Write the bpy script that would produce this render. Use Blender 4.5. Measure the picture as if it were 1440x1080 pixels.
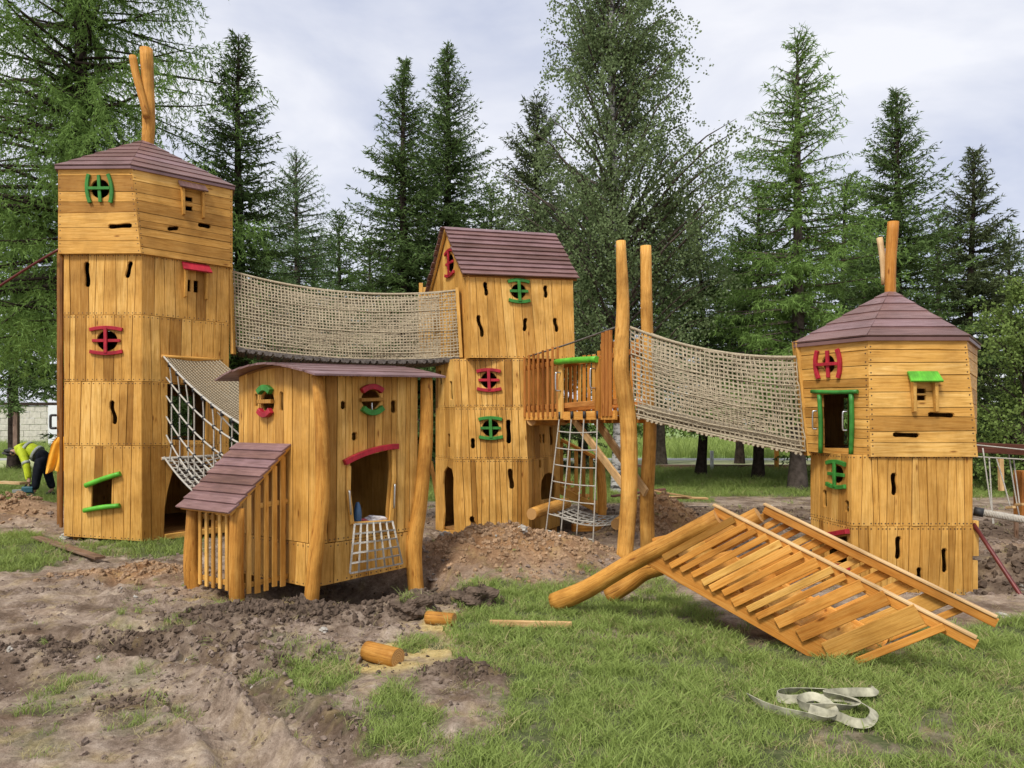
import bpy, math, random
import numpy as np
from mathutils import Vector, Matrix
from mathutils.geometry import delaunay_2d_cdt
random.seed(7)
S = bpy.context.scene; C = S.collection
for o in list(bpy.data.objects): bpy.data.objects.remove(o)

# ---------------------------------------------------------------- camera, sky, sun, exposure
F, H, HY = 1080., 1.65, 595.          # focal length in photo pixels, eye height, horizon row
cam = bpy.data.cameras.new('camera'); cam.sensor_width = 36; cam.lens = 27; cam.shift_y = 55/1440
cam.clip_start = .05; cam.clip_end = 2000
co = bpy.data.objects.new('camera', cam); C.objects.link(co)
co.location = (0, 0, H); co.rotation_euler = (math.radians(90), 0, 0); S.camera = co

SUN_EL, SUN_AZ = math.radians(52), math.radians(-150)   # azimuth from +Y clockwise: behind the camera on the left
wd = bpy.data.worlds.new('World'); S.world = wd; wd.use_nodes = True
nt = wd.node_tree; nt.nodes.clear()
def WN(t, **k):
    n = nt.nodes.new(t)
    for a, b in k.items(): setattr(n, a, b)
    return n
sky = WN('ShaderNodeTexSky', sky_type='NISHITA', sun_disc=False, sun_elevation=SUN_EL, sun_rotation=SUN_AZ)
tc = WN('ShaderNodeTexCoord'); mp = WN('ShaderNodeMapping'); mp.inputs['Scale'].default_value = (1, 1, 2.6)
n1 = WN('ShaderNodeTexNoise'); n1.inputs['Scale'].default_value = 2.6; n1.inputs['Detail'].default_value = 6; n1.inputs['Roughness'].default_value = .52
n1.inputs['Distortion'].default_value = .35
rp = WN('ShaderNodeValToRGB')
rp.color_ramp.elements[0].position = .36; rp.color_ramp.elements[0].color = (2.85, 3.05, 3.75, 1)
rp.color_ramp.elements[1].position = .62; rp.color_ramp.elements[1].color = (4.55, 4.57, 4.8, 1)
mx = WN('ShaderNodeMix', data_type='RGBA'); mx.inputs[0].default_value = .93
bg = WN('ShaderNodeBackground'); bg.inputs['Strength'].default_value = .09
ow = WN('ShaderNodeOutputWorld')
L = nt.links.new
L(tc.outputs['Generated'], mp.inputs[0]); L(mp.outputs[0], n1.inputs['Vector']); L(n1.outputs['Fac'], rp.inputs[0])
L(sky.outputs[0], mx.inputs[6]); L(rp.outputs[0], mx.inputs[7]); L(mx.outputs[2], bg.inputs[0]); L(bg.outputs[0], ow.inputs[0])

sl = bpy.data.lights.new('sun', 'SUN'); sl.energy = 1.5; sl.angle = math.radians(14); sl.color = (1, .955, .88)
so = bpy.data.objects.new('sun', sl); C.objects.link(so)
sd = Vector((math.sin(SUN_AZ)*math.cos(SUN_EL), math.cos(SUN_AZ)*math.cos(SUN_EL), math.sin(SUN_EL)))
so.location = sd*60; so.rotation_euler = sd.to_track_quat('Z', 'Y').to_euler()
S.view_settings.view_transform = 'Standard'; S.view_settings.look = 'None'
S.view_settings.exposure = 1.25; S.view_settings.gamma = 1
S.cycles.max_bounces = 6; S.cycles.diffuse_bounces = 2; S.cycles.glossy_bounces = 2; S.cycles.transmission_bounces = 3

# ---------------------------------------------------------------- measuring helpers
def W(px, py, Y): return Vector(((px-720)*Y/F, Y, H-(py-HY)*Y/F))
def G(px, py, z=0.): return W(px, py, F*(H-z)/(py-HY))
def R(a, b): return random.uniform(a, b)

# ---------------------------------------------------------------- materials
def newmat(name):
    m = bpy.data.materials.new(name); m.use_nodes = True
    t = m.node_tree; b = t.nodes['Principled BSDF']
    def N(ty, **k):
        n = t.nodes.new(ty)
        for a, v in k.items():
            if a.startswith('i_'):
                n.inputs[a[2:].replace('_', ' ')].default_value = v
            else: setattr(n, a, v)
        return n
    return m, t, b, N, t.links.new
def ramp(N, pts):
    r = N('ShaderNodeValToRGB'); e = r.color_ramp.elements
    while len(e) < len(pts): e.new(.5)
    for k, (p, c) in enumerate(pts):
        e[k].position = p; e[k].color = (*c, 1) if len(c) == 3 else c
    return r
def mixc(N, L, fac, a, b, mode='MIX'):
    m = N('ShaderNodeMix', data_type='RGBA', blend_type=mode)
    for i, v in ((0, fac), (6, a), (7, b)):
        if hasattr(v, 'is_linked'): L(v, m.inputs[i])
        elif i == 0: m.inputs[0].default_value = v
        else: m.inputs[i].default_value = (*v, 1)
    return m.outputs[2]
def math_(N, L, op, a, b=None):
    m = N('ShaderNodeMath', operation=op)
    for i, v in ((0, a), (1, b)):
        if v is None: continue
        if hasattr(v, 'is_linked'): L(v, m.inputs[i])
        else: m.inputs[i].default_value = v
    return m.outputs[0]

def wood(name, dark, mid, light, var=.35, rough=.5, knots=True, grain=1., weather=.25, bump=.4, spec=.18, cracks=False):
    m, t, b, N, L = newmat(name)
    uv = N('ShaderNodeUVMap'); oi = N('ShaderNodeObjectInfo'); geo = N('ShaderNodeNewGeometry')
    mp = N('ShaderNodeMapping'); mp.inputs['Scale'].default_value = (26, 1.7, 1); L(uv.outputs[0], mp.inputs[0])
    n = N('ShaderNodeTexNoise', i_Scale=1.6, i_Detail=6, i_Roughness=.62, i_Distortion=.6); L(mp.outputs[0], n.inputs['Vector'])
    mp2 = N('ShaderNodeMapping'); mp2.inputs['Scale'].default_value = (110, 3.2, 1); L(uv.outputs[0], mp2.inputs[0])
    nf = N('ShaderNodeTexNoise', i_Scale=1.5, i_Detail=4, i_Roughness=.7); L(mp2.outputs[0], nf.inputs['Vector'])
    r = ramp(N, [(.28, dark), (.48, mid), (.72, light)]); L(n.outputs['Fac'], r.inputs[0])
    col = r.outputs[0]
    rf = ramp(N, [(.32, (.72, .64, .55)), (.55, (1, 1, 1))]); L(nf.outputs['Fac'], rf.inputs[0])
    col = mixc(N, L, min(1., .75*grain), col, rf.outputs[0], 'MULTIPLY')
    # per plank tone
    pt = ramp(N, [(0, (1-var, 1-var*1.15, 1-var*1.35)), (.3, (.95, .93, .9)), (.65, (1.04, 1.04, 1.02)), (1, (1.16, 1.26, 1.45))])
    L(oi.outputs['Random'], pt.inputs[0])
    col = mixc(N, L, 1., col, pt.outputs[0], 'MULTIPLY')
    # broad weather blotches running over neighbouring planks
    wn = N('ShaderNodeTexNoise', i_Scale=2.3, i_Detail=5, i_Roughness=.6); L(geo.outputs['Position'], wn.inputs['Vector'])
    wr = ramp(N, [(.36, (1-weather, 1-weather*1.1, 1-weather*1.25)), (.58, (1.03, 1.03, 1.03))]); L(wn.outputs['Fac'], wr.inputs[0])
    col = mixc(N, L, 1., col, wr.outputs[0], 'MULTIPLY')
    b.inputs['Specular IOR Level'].default_value = spec
    if cracks:
        mp4 = N('ShaderNodeMapping'); mp4.inputs['Scale'].default_value = (34, .9, 1); L(uv.outputs[0], mp4.inputs[0])
        cn = N('ShaderNodeTexNoise', i_Scale=1., i_Detail=3, i_Roughness=.5); L(mp4.outputs[0], cn.inputs['Vector'])
        cr = ramp(N, [(.0, (1, 1, 1)), (.335, (1, 1, 1)), (.352, (.25, .16, .1)), (.368, (1, 1, 1))]); L(cn.outputs['Fac'], cr.inputs[0])
        col = mixc(N, L, .9, col, cr.outputs[0], 'MULTIPLY')
    if knots:
        mp3 = N('ShaderNodeMapping'); mp3.inputs['Scale'].default_value = (7.5, 2.1, 1); L(uv.outputs[0], mp3.inputs[0])
        v = N('ShaderNodeTexVoronoi', i_Scale=1.); L(mp3.outputs[0], v.inputs['Vector'])
        kr = ramp(N, [(.045, (.30, .20, .13)), (.075, (.72, .6, .5)), (.12, (1, 1, 1))]); L(v.outputs['Distance'], kr.inputs[0])
        col = mixc(N, L, .85, col, kr.outputs[0], 'MULTIPLY')
    L(col, b.inputs['Base Color'])
    rr = ramp(N, [(.3, (rough+.16,)*3), (.7, (rough-.08,)*3)]); L(n.outputs['Fac'], rr.inputs[0]); L(rr.outputs[0], b.inputs['Roughness'])
    bp = N('ShaderNodeBump', i_Strength=bump, i_Distance=.006); L(nf.outputs['Fac'], bp.inputs['Height']); L(bp.outputs[0], b.inputs['Normal'])
    return m
M = {}
M['honey'] = wood('honey_stained_planks', (.47, .23, .045), (.66, .355, .082), (.78, .465, .14), var=.46)
M['amber'] = wood('amber_stained_boards', (.46, .18, .028), (.64, .28, .052), (.75, .39, .10), var=.34)
M['russet'] = wood('russet_stained_slats', (.30, .10, .022), (.43, .165, .038), (.54, .24, .06), var=.42)
M['pale'] = wood('pale_raw_timber', (.45, .27, .12), (.60, .39, .18), (.72, .50, .27), var=.12, knots=False)
M['log'] = wood('debarked_log', (.42, .185, .034), (.60, .285, .056), (.72, .385, .095), var=.18, weather=.42, grain=1.3, bump=.8, cracks=True)
M['grey_plank'] = wood('weathered_plank', (.14, .085, .06), (.22, .14, .095), (.31, .2, .14), var=.2)
M['roof'] = wood('plum_brown_roof_boards', (.13, .068, .062), (.195, .105, .097), (.28, .165, .155), var=.34, rough=.42, spec=.5, knots=False, grain=.9)  # plum brown, with the sky's pinkish reflection lifted into the base tones
M['beam_red'] = wood('red_brown_beam', (.08, .03, .02), (.13, .05, .035), (.19, .08, .055), var=.2, knots=False)
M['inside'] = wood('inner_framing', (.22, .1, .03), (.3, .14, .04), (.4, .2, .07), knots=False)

def log_end():
    m, t, b, N, L = newmat('log_end_grain')
    uv = N('ShaderNodeUVMap'); vl = N('ShaderNodeVectorMath', operation='LENGTH'); L(uv.outputs[0], vl.inputs[0])
    nz = N('ShaderNodeTexNoise', i_Scale=30, i_Detail=3); L(uv.outputs[0], nz.inputs['Vector'])
    a = math_(N, L, 'MULTIPLY', vl.outputs['Value'], 420.); a = math_(N, L, 'ADD', a, math_(N, L, 'MULTIPLY', nz.outputs['Fac'], 7.))
    s = math_(N, L, 'SINE', a); s = math_(N, L, 'MULTIPLY_ADD', s, .5); 
    r = ramp(N, [(.0, (.40, .19, .05)), (.9, (.62, .36, .13))]); L(s, r.inputs[0]); L(r.outputs[0], b.inputs['Base Color'])
    b.inputs['Roughness'].default_value = .75
    return m
M['log_end'] = log_end()

def paint(name, c, rough=.42, var=.25):
    m, t, b, N, L = newmat(name)
    geo = N('ShaderNodeNewGeometry'); uv = N('ShaderNodeUVMap')
    mp = N('ShaderNodeMapping'); mp.inputs['Scale'].default_value = (60, 4, 1); L(uv.outputs[0], mp.inputs[0])
    n = N('ShaderNodeTexNoise', i_Scale=1.4, i_Detail=5); L(mp.outputs[0], n.inputs['Vector'])
    n2 = N('ShaderNodeTexNoise', i_Scale=9, i_Detail=4); L(geo.outputs['Position'], n2.inputs['Vector'])
    r = ramp(N, [(.3, tuple(x*(1-var) for x in c)), (.62, c), (.8, tuple(min(1, x*1.15+.015) for x in c))]); L(n.outputs['Fac'], r.inputs[0])
    r2 = ramp(N, [(.3, (.62, .62, .62)), (.6, (1.05, 1.05, 1.05))]); L(n2.outputs['Fac'], r2.inputs[0])
    n3 = N('ShaderNodeTexNoise', i_Scale=34, i_Detail=6, i_Roughness=.7); L(geo.outputs['Position'], n3.inputs['Vector'])
    r3 = ramp(N, [(.655, (0, 0, 0)), (.69, (1, 1, 1))]); L(n3.outputs['Fac'], r3.inputs[0])
    pc = mixc(N, L, 1., r.outputs[0], r2.outputs[0], 'MULTIPLY')
    L(mixc(N, L, r3.outputs[0], pc, tuple(x*.35+y for x, y in zip(c, (.16, .09, .03)))), b.inputs['Base Color'])
    b.inputs['Roughness'].default_value = rough; b.inputs['Specular IOR Level'].default_value = .3
    bp = N('ShaderNodeBump', i_Strength=.5, i_Distance=.003); L(n.outputs['Fac'], bp.inputs['Height']); L(bp.outputs[0], b.inputs['Normal'])
    return m
M['red'] = paint('red_painted_wood', (.44, .02, .036))
M['green'] = paint('green_painted_wood', (.05, .25, .04))
M['lime'] = paint('bright_green_paint', (.13, .50, .04))
def plain(name, c, rough=.6, metal=0., nscale=14., var=.3, bump=.0):
    m, t, b, N, L = newmat(name)
    g = N('ShaderNodeNewGeometry'); n = N('ShaderNodeTexNoise', i_Scale=nscale, i_Detail=5); L(g.outputs['Position'], n.inputs['Vector'])
    r = ramp(N, [(.3, tuple(x*(1-var) for x in c)), (.7, tuple(min(1, x*(1+var*.5)) for x in c))]); L(n.outputs['Fac'], r.inputs[0]); L(r.outputs[0], b.inputs['Base Color'])
    b.inputs['Roughness'].default_value = rough; b.inputs['Metallic'].default_value = metal
    if rough > .84: b.inputs['Specular IOR Level'].default_value = .1
    if bump:
        bp = N('ShaderNodeBump', i_Strength=bump, i_Distance=.01); L(n.outputs['Fac'], bp.inputs['Height']); L(bp.outputs[0], b.inputs['Normal'])
    return m
M['steel'] = plain('brushed_steel', (.62, .62, .6), .3, 1., 40, .15)
M['screw'] = plain('dark_screw', (.10, .055, .03), .6, .3)
M['black'] = plain('black_rubber', (.02, .02, .022), .6)
M['net'] = plain('hemp_coloured_net_rope', (.42, .35, .24), .9, 0, 60, .35)
M['rope'] = plain('pale_grey_rope', (.46, .43, .37), .85, 0, 70, .3)
M['matting'] = plain('dark_walkway_rope', (.15, .13, .115), .85, 0, 25, .5)
M['strap'] = plain('cream_webbing', (.42, .40, .29), .85, 0, 16, .55, .3)
M['strap2'] = plain('grey_webbing', (.30, .29, .22), .85, 0, 6, .4)
M['steel_red'] = plain('dark_red_steel_tube', (.13, .022, .018), .45, .2)
M['rockwall'] = plain('painted_block_wall', (.62, .58, .5), .9, 0, 5, .22, .6)
M['white'] = plain('white_panel', (.8, .8, .82), .5, 0, 3, .05)
M['stone'] = plain('pale_stone', (.42, .39, .34), .9, 0, 12, .35, .5)
M['bark'] = plain('dark_conifer_bark', (.055, .04, .032), .95, 0, 9, .6, .9)
M['bark2'] = plain('grey_larch_bark', (.12, .095, .078), .95, 0, 9, .5, .9)
def birch_bark():
    m, t, b, N, L = newmat('white_birch_bark')
    g = N('ShaderNodeNewGeometry'); mp = N('ShaderNodeMapping'); mp.inputs['Scale'].default_value = (2.5, 2.5, 9); L(g.outputs['Position'], mp.inputs[0])
    n = N('ShaderNodeTexNoise', i_Scale=1.3, i_Detail=5, i_Roughness=.7); L(mp.outputs[0], n.inputs['Vector'])
    r = ramp(N, [(.42, (.04, .035, .03)), (.52, (.45, .43, .4)), (.7, (.6, .58, .54))]); L(n.outputs['Fac'], r.inputs[0]); L(r.outputs[0], b.inputs['Base Color'])
    b.inputs['Roughness'].default_value = .8
    return m
M['birch'] = birch_bark()

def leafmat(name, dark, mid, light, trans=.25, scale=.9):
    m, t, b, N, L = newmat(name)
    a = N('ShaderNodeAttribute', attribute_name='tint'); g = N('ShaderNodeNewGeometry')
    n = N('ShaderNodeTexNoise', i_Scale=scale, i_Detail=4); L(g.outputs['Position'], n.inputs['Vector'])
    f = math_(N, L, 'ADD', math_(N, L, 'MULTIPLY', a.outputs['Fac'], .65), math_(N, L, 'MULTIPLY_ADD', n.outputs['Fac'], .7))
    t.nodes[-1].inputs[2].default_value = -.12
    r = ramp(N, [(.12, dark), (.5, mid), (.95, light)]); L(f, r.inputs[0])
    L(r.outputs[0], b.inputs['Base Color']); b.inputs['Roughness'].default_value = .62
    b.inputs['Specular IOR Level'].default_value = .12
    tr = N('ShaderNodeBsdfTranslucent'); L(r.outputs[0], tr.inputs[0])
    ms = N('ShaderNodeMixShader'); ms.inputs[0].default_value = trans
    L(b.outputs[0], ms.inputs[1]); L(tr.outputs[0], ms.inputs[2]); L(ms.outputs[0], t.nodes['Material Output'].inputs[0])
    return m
M['spruce'] = leafmat('spruce_needles', (0.014, 0.028, 0.015), (0.040, 0.071, 0.029), (0.109, 0.172, 0.051))
M['spruce_b'] = leafmat('dark_spruce_needles', (0.016, 0.026, 0.013), (0.037, 0.054, 0.025), (0.087, 0.113, 0.045))
M['larch'] = leafmat('larch_needles', (0.029, 0.059, 0.020), (0.076, 0.137, 0.035), (0.173, 0.281, 0.067), .35)
M['larch_b'] = leafmat('bluish_larch_needles', (0.040, 0.074, 0.039), (0.085, 0.140, 0.062), (0.154, 0.239, 0.094), .3)
M['birchleaf'] = leafmat('birch_leaves', (.050, .080, .036), (.098, .148, .062), (.175, .235, .10), .35)
M['bushleaf'] = leafmat('bush_leaves', (0.037, 0.063, 0.020), (0.084, 0.134, 0.034), (0.184, 0.261, 0.067), .3)

def grassmat(name, cols, trans=.3):
    m, t, b, N, L = newmat(name)
    oi = N('ShaderNodeObjectInfo'); g = N('ShaderNodeNewGeometry')
    n = N('ShaderNodeTexNoise', i_Scale=1.6, i_Detail=4); L(g.outputs['Position'], n.inputs['Vector'])
    f = math_(N, L, 'ADD', math_(N, L, 'MULTIPLY', oi.outputs['Random'], .55), math_(N, L, 'MULTIPLY_ADD', n.outputs['Fac'], 1.5))
    t.nodes[-1].inputs[2].default_value = -.5
    r = ramp(N, list(zip((0, .35, .7, 1.), cols))); L(f, r.inputs[0])
    L(r.outputs[0], b.inputs['Base Color']); b.inputs['Roughness'].default_value = .55; b.inputs['Specular IOR Level'].default_value = .15
    tr = N('ShaderNodeBsdfTranslucent'); L(r.outputs[0], tr.inputs[0])
    ms = N('ShaderNodeMixShader'); ms.inputs[0].default_value = trans
    L(b.outputs[0], ms.inputs[1]); L(tr.outputs[0], ms.inputs[2]); L(ms.outputs[0], t.nodes['Material Output'].inputs[0])
    return m
M['grass'] = grassmat('lawn_grass', [(.036, .10, .012), (.078, .185, .020), (.145, .275, .038), (.28, .36, .095)])
M['grassdry'] = grassmat('dry_grass', [(.14, .16, .04), (.22, .23, .07), (.33, .29, .12), (.42, .36, .18)], .25)
M['clod'] = plain('soil_clod', (.25, .19, .15), .95, 0, 20, .5, .8)
M['clod_dark'] = plain('dark_soil_clod', (.125, .090, .066), .95, 0, 20, .5, .8)
M['clod_ochre'] = plain('sandy_clod', (.36, .235, .14), .95, 0, 20, .5, .8)

# ---------------------------------------------------------------- object helpers
def org(o):
    v = Vector((0, 0, 0))
    while o is not None: v = v+o.location; o = o.parent
    return v
def empty(name, label, cat, loc, group=None):
    o = bpy.data.objects.new(name, None); C.objects.link(o); o.location = loc; o.empty_display_size = .2
    o['label'] = label; o['category'] = cat
    if group: o['group'] = group
    return o
def tag(o, label=None, cat=None, group=None, kind=None):
    for k, v in (('label', label), ('category', cat), ('group', group), ('kind', kind)):
        if v: o[k] = v
    return o
def mk(name, verts, faces, mats, parent=None, uvs=None, mi=None, smooth=False):
    """verts in world space; one mesh object, child of parent or standing at its own base"""
    V = np.array([tuple(v) for v in verts], dtype=float)
    loc = np.array(org(parent)) if parent else np.array((V[:, 0].mean(), V[:, 1].mean(), V[:, 2].min()))
    me = bpy.data.meshes.new(name); me.from_pydata((V-loc).tolist(), [], [list(map(int, f)) for f in faces])
    if not isinstance(mats, (list, tuple)): mats = [mats]
    for m in mats: me.materials.append(M[m])
    if mi is not None: me.polygons.foreach_set('material_index', mi)
    if uvs is not None:
        ul = me.uv_layers.new(name='UVMap'); k = 0
        flat = []
        for f in uvs:
            for p in f: flat += [p[0], p[1]]
        ul.data.foreach_set('uv', flat)
    if smooth: me.polygons.foreach_set('use_smooth', [True]*len(me.polygons))
    me.update()
    o = bpy.data.objects.new(name, me); C.objects.link(o)
    if parent: o.parent = parent
    else: o.location = loc
    return o

def beam(name, p0, p1, w, h, mat, parent=None, up=(0, 0, 1), ch=.004, taper=1., twist=0):
    """squared timber from p0 to p1, w wide and h deep along up, with chamfered arrises"""
    p0, p1, up = Vector(p0), Vector(p1), Vector(up)
    ax = (p1-p0); ln = ax.length; ax.normalize()
    x = ax.cross(up).normalized(); y = x.cross(ax).normalized()
    ch = min(ch, w*.3, h*.3)
    prof = [(-w/2+ch, -h/2), (w/2-ch, -h/2), (w/2, -h/2+ch), (w/2, h/2-ch), (w/2-ch, h/2), (-w/2+ch, h/2), (-w/2, h/2-ch), (-w/2, -h/2+ch)]
    vs = []
    for k, p in enumerate((p0, p1)):
        s = 1 if k == 0 else taper
        for a, b in prof: vs.append(p+x*a*s+y*b*s)
    per = [0]
    for i in range(8):
        a, b = prof[i], prof[(i+1) % 8]; per.append(per[-1]+math.hypot(a[0]-b[0], a[1]-b[1]))
    ou, ov = R(0, 50), R(0, 50); fs, uv = [], []
    for i in range(8):
        j = (i+1) % 8; fs.append((i, j, 8+j, 8+i))
        uv.append([(ou+per[i], ov), (ou+per[i+1], ov), (ou+per[i+1], ov+ln), (ou+per[i], ov+ln)])
    fs.append(tuple(range(7, -1, -1))); uv.append([(ou+prof[i][0]*1., ov+prof[i][1]) for i in range(7, -1, -1)])
    fs.append(tuple(range(8, 16))); uv.append([(ou+a, ov+b) for a, b in prof])
    return mk(name, vs, fs, mat, parent, uv)

def catmull(pts, n):
    P = [np.array(tuple(p), float) for p in pts]; P = [2*P[0]-P[1]]+P+[2*P[-1]-P[-2]]; out = []
    m = len(P)-3
    for i in range(n+1):
        s = i/n*m; k = min(int(s), m-1); t = s-k; a, b, c, d = P[k:k+4]
        out.append(.5*(2*b+(c-a)*t+(2*a-5*b+4*c-d)*t*t+(3*b-a-3*c+d)*t**3))
    return out
def tube(name, pts, rad, mat='log', parent=None, seg=14, n=16, noise=.0, capmat='log_end', square_end=True, curve=True):
    P = catmull(pts, n) if curve else [np.array(tuple(p), float) for p in pts]
    n = len(P)-1
    rs = np.interp(np.linspace(0, 1, n+1), np.linspace(0, 1, len(rad)), rad) if hasattr(rad, '__len__') else np.full(n+1, rad)
    vs, ang0 = [], R(0, 6)
    T = [P[min(i+1, n)]-P[max(i-1, 0)] for i in range(n+1)]; T = [t/np.linalg.norm(t) for t in T]
    ref = np.array((0, 0, 1.)) if abs(T[0][2]) < .8 else np.array((1., 0, 0))
    x = np.cross(T[0], ref); x /= np.linalg.norm(x)
    ph = [R(0, 6) for _ in range(6)]
    lens = [0]
    for i in range(1, n+1): lens.append(lens[-1]+np.linalg.norm(P[i]-P[i-1]))
    for i in range(n+1):
        x = x-T[i]*np.dot(x, T[i]); x /= np.linalg.norm(x); y = np.cross(T[i], x)
        for k in range(seg):
            a = 2*math.pi*k/seg
            l = lens[i]
            q = 1+noise*(math.sin(2*a+ph[0]+l*2.1)+.6*math.sin(3*a+ph[1]-l*4.3)+.8*math.sin(a+ph[2]+l*5.7)+.5*math.sin(l*9+ph[3]))
            vs.append(P[i]+(x*math.cos(a)+y*math.sin(a))*rs[i]*q)
    fs, uv, mi = [], [], []
    ou, ov = R(0, 50), R(0, 50)
    for i in range(n):
        for k in range(seg):
            j = (k+1) % seg; fs.append((i*seg+k, i*seg+j, (i+1)*seg+j, (i+1)*seg+k)); mi.append(0)
            c = 2*math.pi*rs[i]/seg
            uv.append([(ou+k*c, ov+lens[i]), (ou+(k+1)*c, ov+lens[i]), (ou+(k+1)*c, ov+lens[i+1]), (ou+k*c, ov+lens[i+1])])
    for e, idx in ((0, list(range(seg-1, -1, -1))), (n, [n*seg+k for k in range(seg)])):
        fs.append(idx); mi.append(1)
        uv.append([(rs[e]*math.cos(2*math.pi*(q % seg)/seg), rs[e]*math.sin(2*math.pi*(q % seg)/seg)) for q in idx])
    o = mk(name, vs, fs, [mat, capmat if capmat else mat], parent, uv, mi)
    sm = [True]*(len(fs)-2)+[False, False]; o.data.polygons.foreach_set('use_smooth', sm)
    return o
def rope(name, pts, r, parent=None, mat='rope', n=12, seg=6):
    return tube(name, pts, r, mat, parent, seg, n, 0, None)

def net(name, grid, r, mat, parent=None, skip=None):
    """knotted rope net: strands along both directions of a grid of points (one mesh)"""
    Gd = np.array(grid, float); ni, nj, _ = Gd.shape
    vs, fs = [], []; base = 0
    def strand(P):
        nonlocal base
        n = len(P)
        T = np.gradient(P, axis=0); T /= np.linalg.norm(T, axis=1)[:, None]+1e-9
        ref = np.array((.31, .87, .38)); x = np.cross(T, ref); x /= np.linalg.norm(x, axis=1)[:, None]; y = np.cross(T, x)
        ring = [P+r*(x*math.cos(a)+y*math.sin(a)) for a in (0, 2.094, 4.189)]
        vs.append(np.stack(ring, 1).reshape(-1, 3))
        i = np.arange(n-1)[:, None]*3+base
        for k in range(3):
            j = (k+1) % 3; fs.append(np.concatenate([i+k, i+j, i+3+j, i+3+k], 1))
        base += n*3
    for i in range(ni): strand(Gd[i])
    for j in range(nj): strand(Gd[:, j])
    return mk(name, np.concatenate(vs), np.concatenate(fs), mat, parent)

class Panel:
    """four-cornered wall face seen from outside: bottom left, bottom right, top right, top left"""
    def __init__(s, bl, br, tr, tl):
        s.c = [Vector(p) for p in (bl, br, tr, tl)]; bl, br, tr, tl = s.c
        s.U = ((br-bl).length+(tr-tl).length)/2; s.V = ((tl-bl).length+(tr-br).length)/2
        s.n = (tr-bl).cross(tl-br).normalized(); s.o = (bl+br+tr+tl)/4
        s.ex = ((br-bl)+(tr-tl)); s.ex = (s.ex-s.n*s.ex.dot(s.n)).normalized(); s.ey = s.n.cross(s.ex)
    def pos(s, u, v, off=0.):
        a, b = u/s.U, v/s.V; c = s.c
        return c[0]*(1-a)*(1-b)+c[1]*a*(1-b)+c[2]*a*b+c[3]*(1-a)*b+s.n*off
    def uv(s, p):
        q = Vector(p); a = b = .5; c = s.c
        for _ in range(8):
            r = q-(c[0]*(1-a)*(1-b)+c[1]*a*(1-b)+c[2]*a*b+c[3]*(1-a)*b)
            da = (c[1]-c[0])*(1-b)+(c[2]-c[3])*b; db = (c[3]-c[0])*(1-a)+(c[2]-c[1])*a
            m00, m01, m10, m11 = da.dot(s.ex), db.dot(s.ex), da.dot(s.ey), db.dot(s.ey)
            rx, ry = r.dot(s.ex), r.dot(s.ey); d = m00*m11-m01*m10
            a += (rx*m11-ry*m01)/d; b += (ry*m00-rx*m10)/d
        return a*s.U, b*s.V
    def hit(s, px, py, off=0.):
        d = Vector(((px-720)/F, 1, (HY-py)/F)); c = Vector((0, 0, H)); o = s.o+s.n*off
        return c+d*((o-c).dot(s.n)/d.dot(s.n))
    def pix(s, px, py): return s.uv(s.hit(px, py))
def ccw(p):
    a = sum(p[i][0]*p[(i+1) % len(p)][1]-p[(i+1) % len(p)][0]*p[i][1] for i in range(len(p)))
    return p if a > 0 else p[::-1]
def circ(cx, cy, rx, ry=None, n=20):
    ry = ry or rx; return [(cx+rx*math.cos(2*math.pi*i/n), cy+ry*math.sin(2*math.pi*i/n)) for i in range(n)]
def slot(x0, y0, x1, y1, w, bend=.0):
    """long rounded opening with a slight bend, in photo pixels"""
    P = []; L = math.hypot(x1-x0, y1-y0); dx, dy = (x1-x0)/L, (y1-y0)/L; nx, ny = -dy, dx
    x0, y0, x1, y1 = x0+dx*w/2, y0+dy*w/2, x1-dx*w/2, y1-dy*w/2
    up, dn = [], []
    for i in range(11):
        t = i/10; c = bend*.4*math.sin(t*math.pi*2)*w; q = w/2*(1+.07*math.cos(t*7))
        bx, by = x0+(x1-x0)*t+nx*c, y0+(y1-y0)*t+ny*c
        up.append((bx+nx*q, by+ny*q)); dn.append((bx-nx*q, by-ny*q))
    e0 = [(x0-dx*w*.42+nx*w*k, y0-dy*w*.42+ny*w*k) for k in (-.28, .28)]
    e1 = [(x1+dx*w*.42+nx*w*k, y1+dy*w*.42+ny*w*k) for k in (.28, -.28)]
    return up+e1+dn[::-1]+e0

def cut(outer, holes, clip=None):
    polys = [ccw(outer)]+([ccw(clip)] if clip else [])+[ccw(h) for h in holes]; nb = 2 if clip else 1
    vs, fs = [], []
    for p in polys: fs.append(list(range(len(vs), len(vs)+len(p)))); vs += [Vector(q) for q in p]
    vo, _, fo, _, _, of = delaunay_2d_cdt(vs, [], fs, 0, 1e-5)
    keep = [list(f) for f, o in zip(fo, of) if all(k in o for k in range(nb)) and not any(k >= nb for k in o)]
    # split into connected pieces
    par = {}
    def find(a):
        while par.setdefault(a, a) != a: a = par[a]
        return a
    for f in keep:
        for q in f[1:]: par[find(q)] = find(f[0])
    comps = {}
    for f in keep: comps.setdefault(find(f[0]), []).append(f)
    return [[(v.x, v.y) for v in vo], list(comps.values())]

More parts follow.
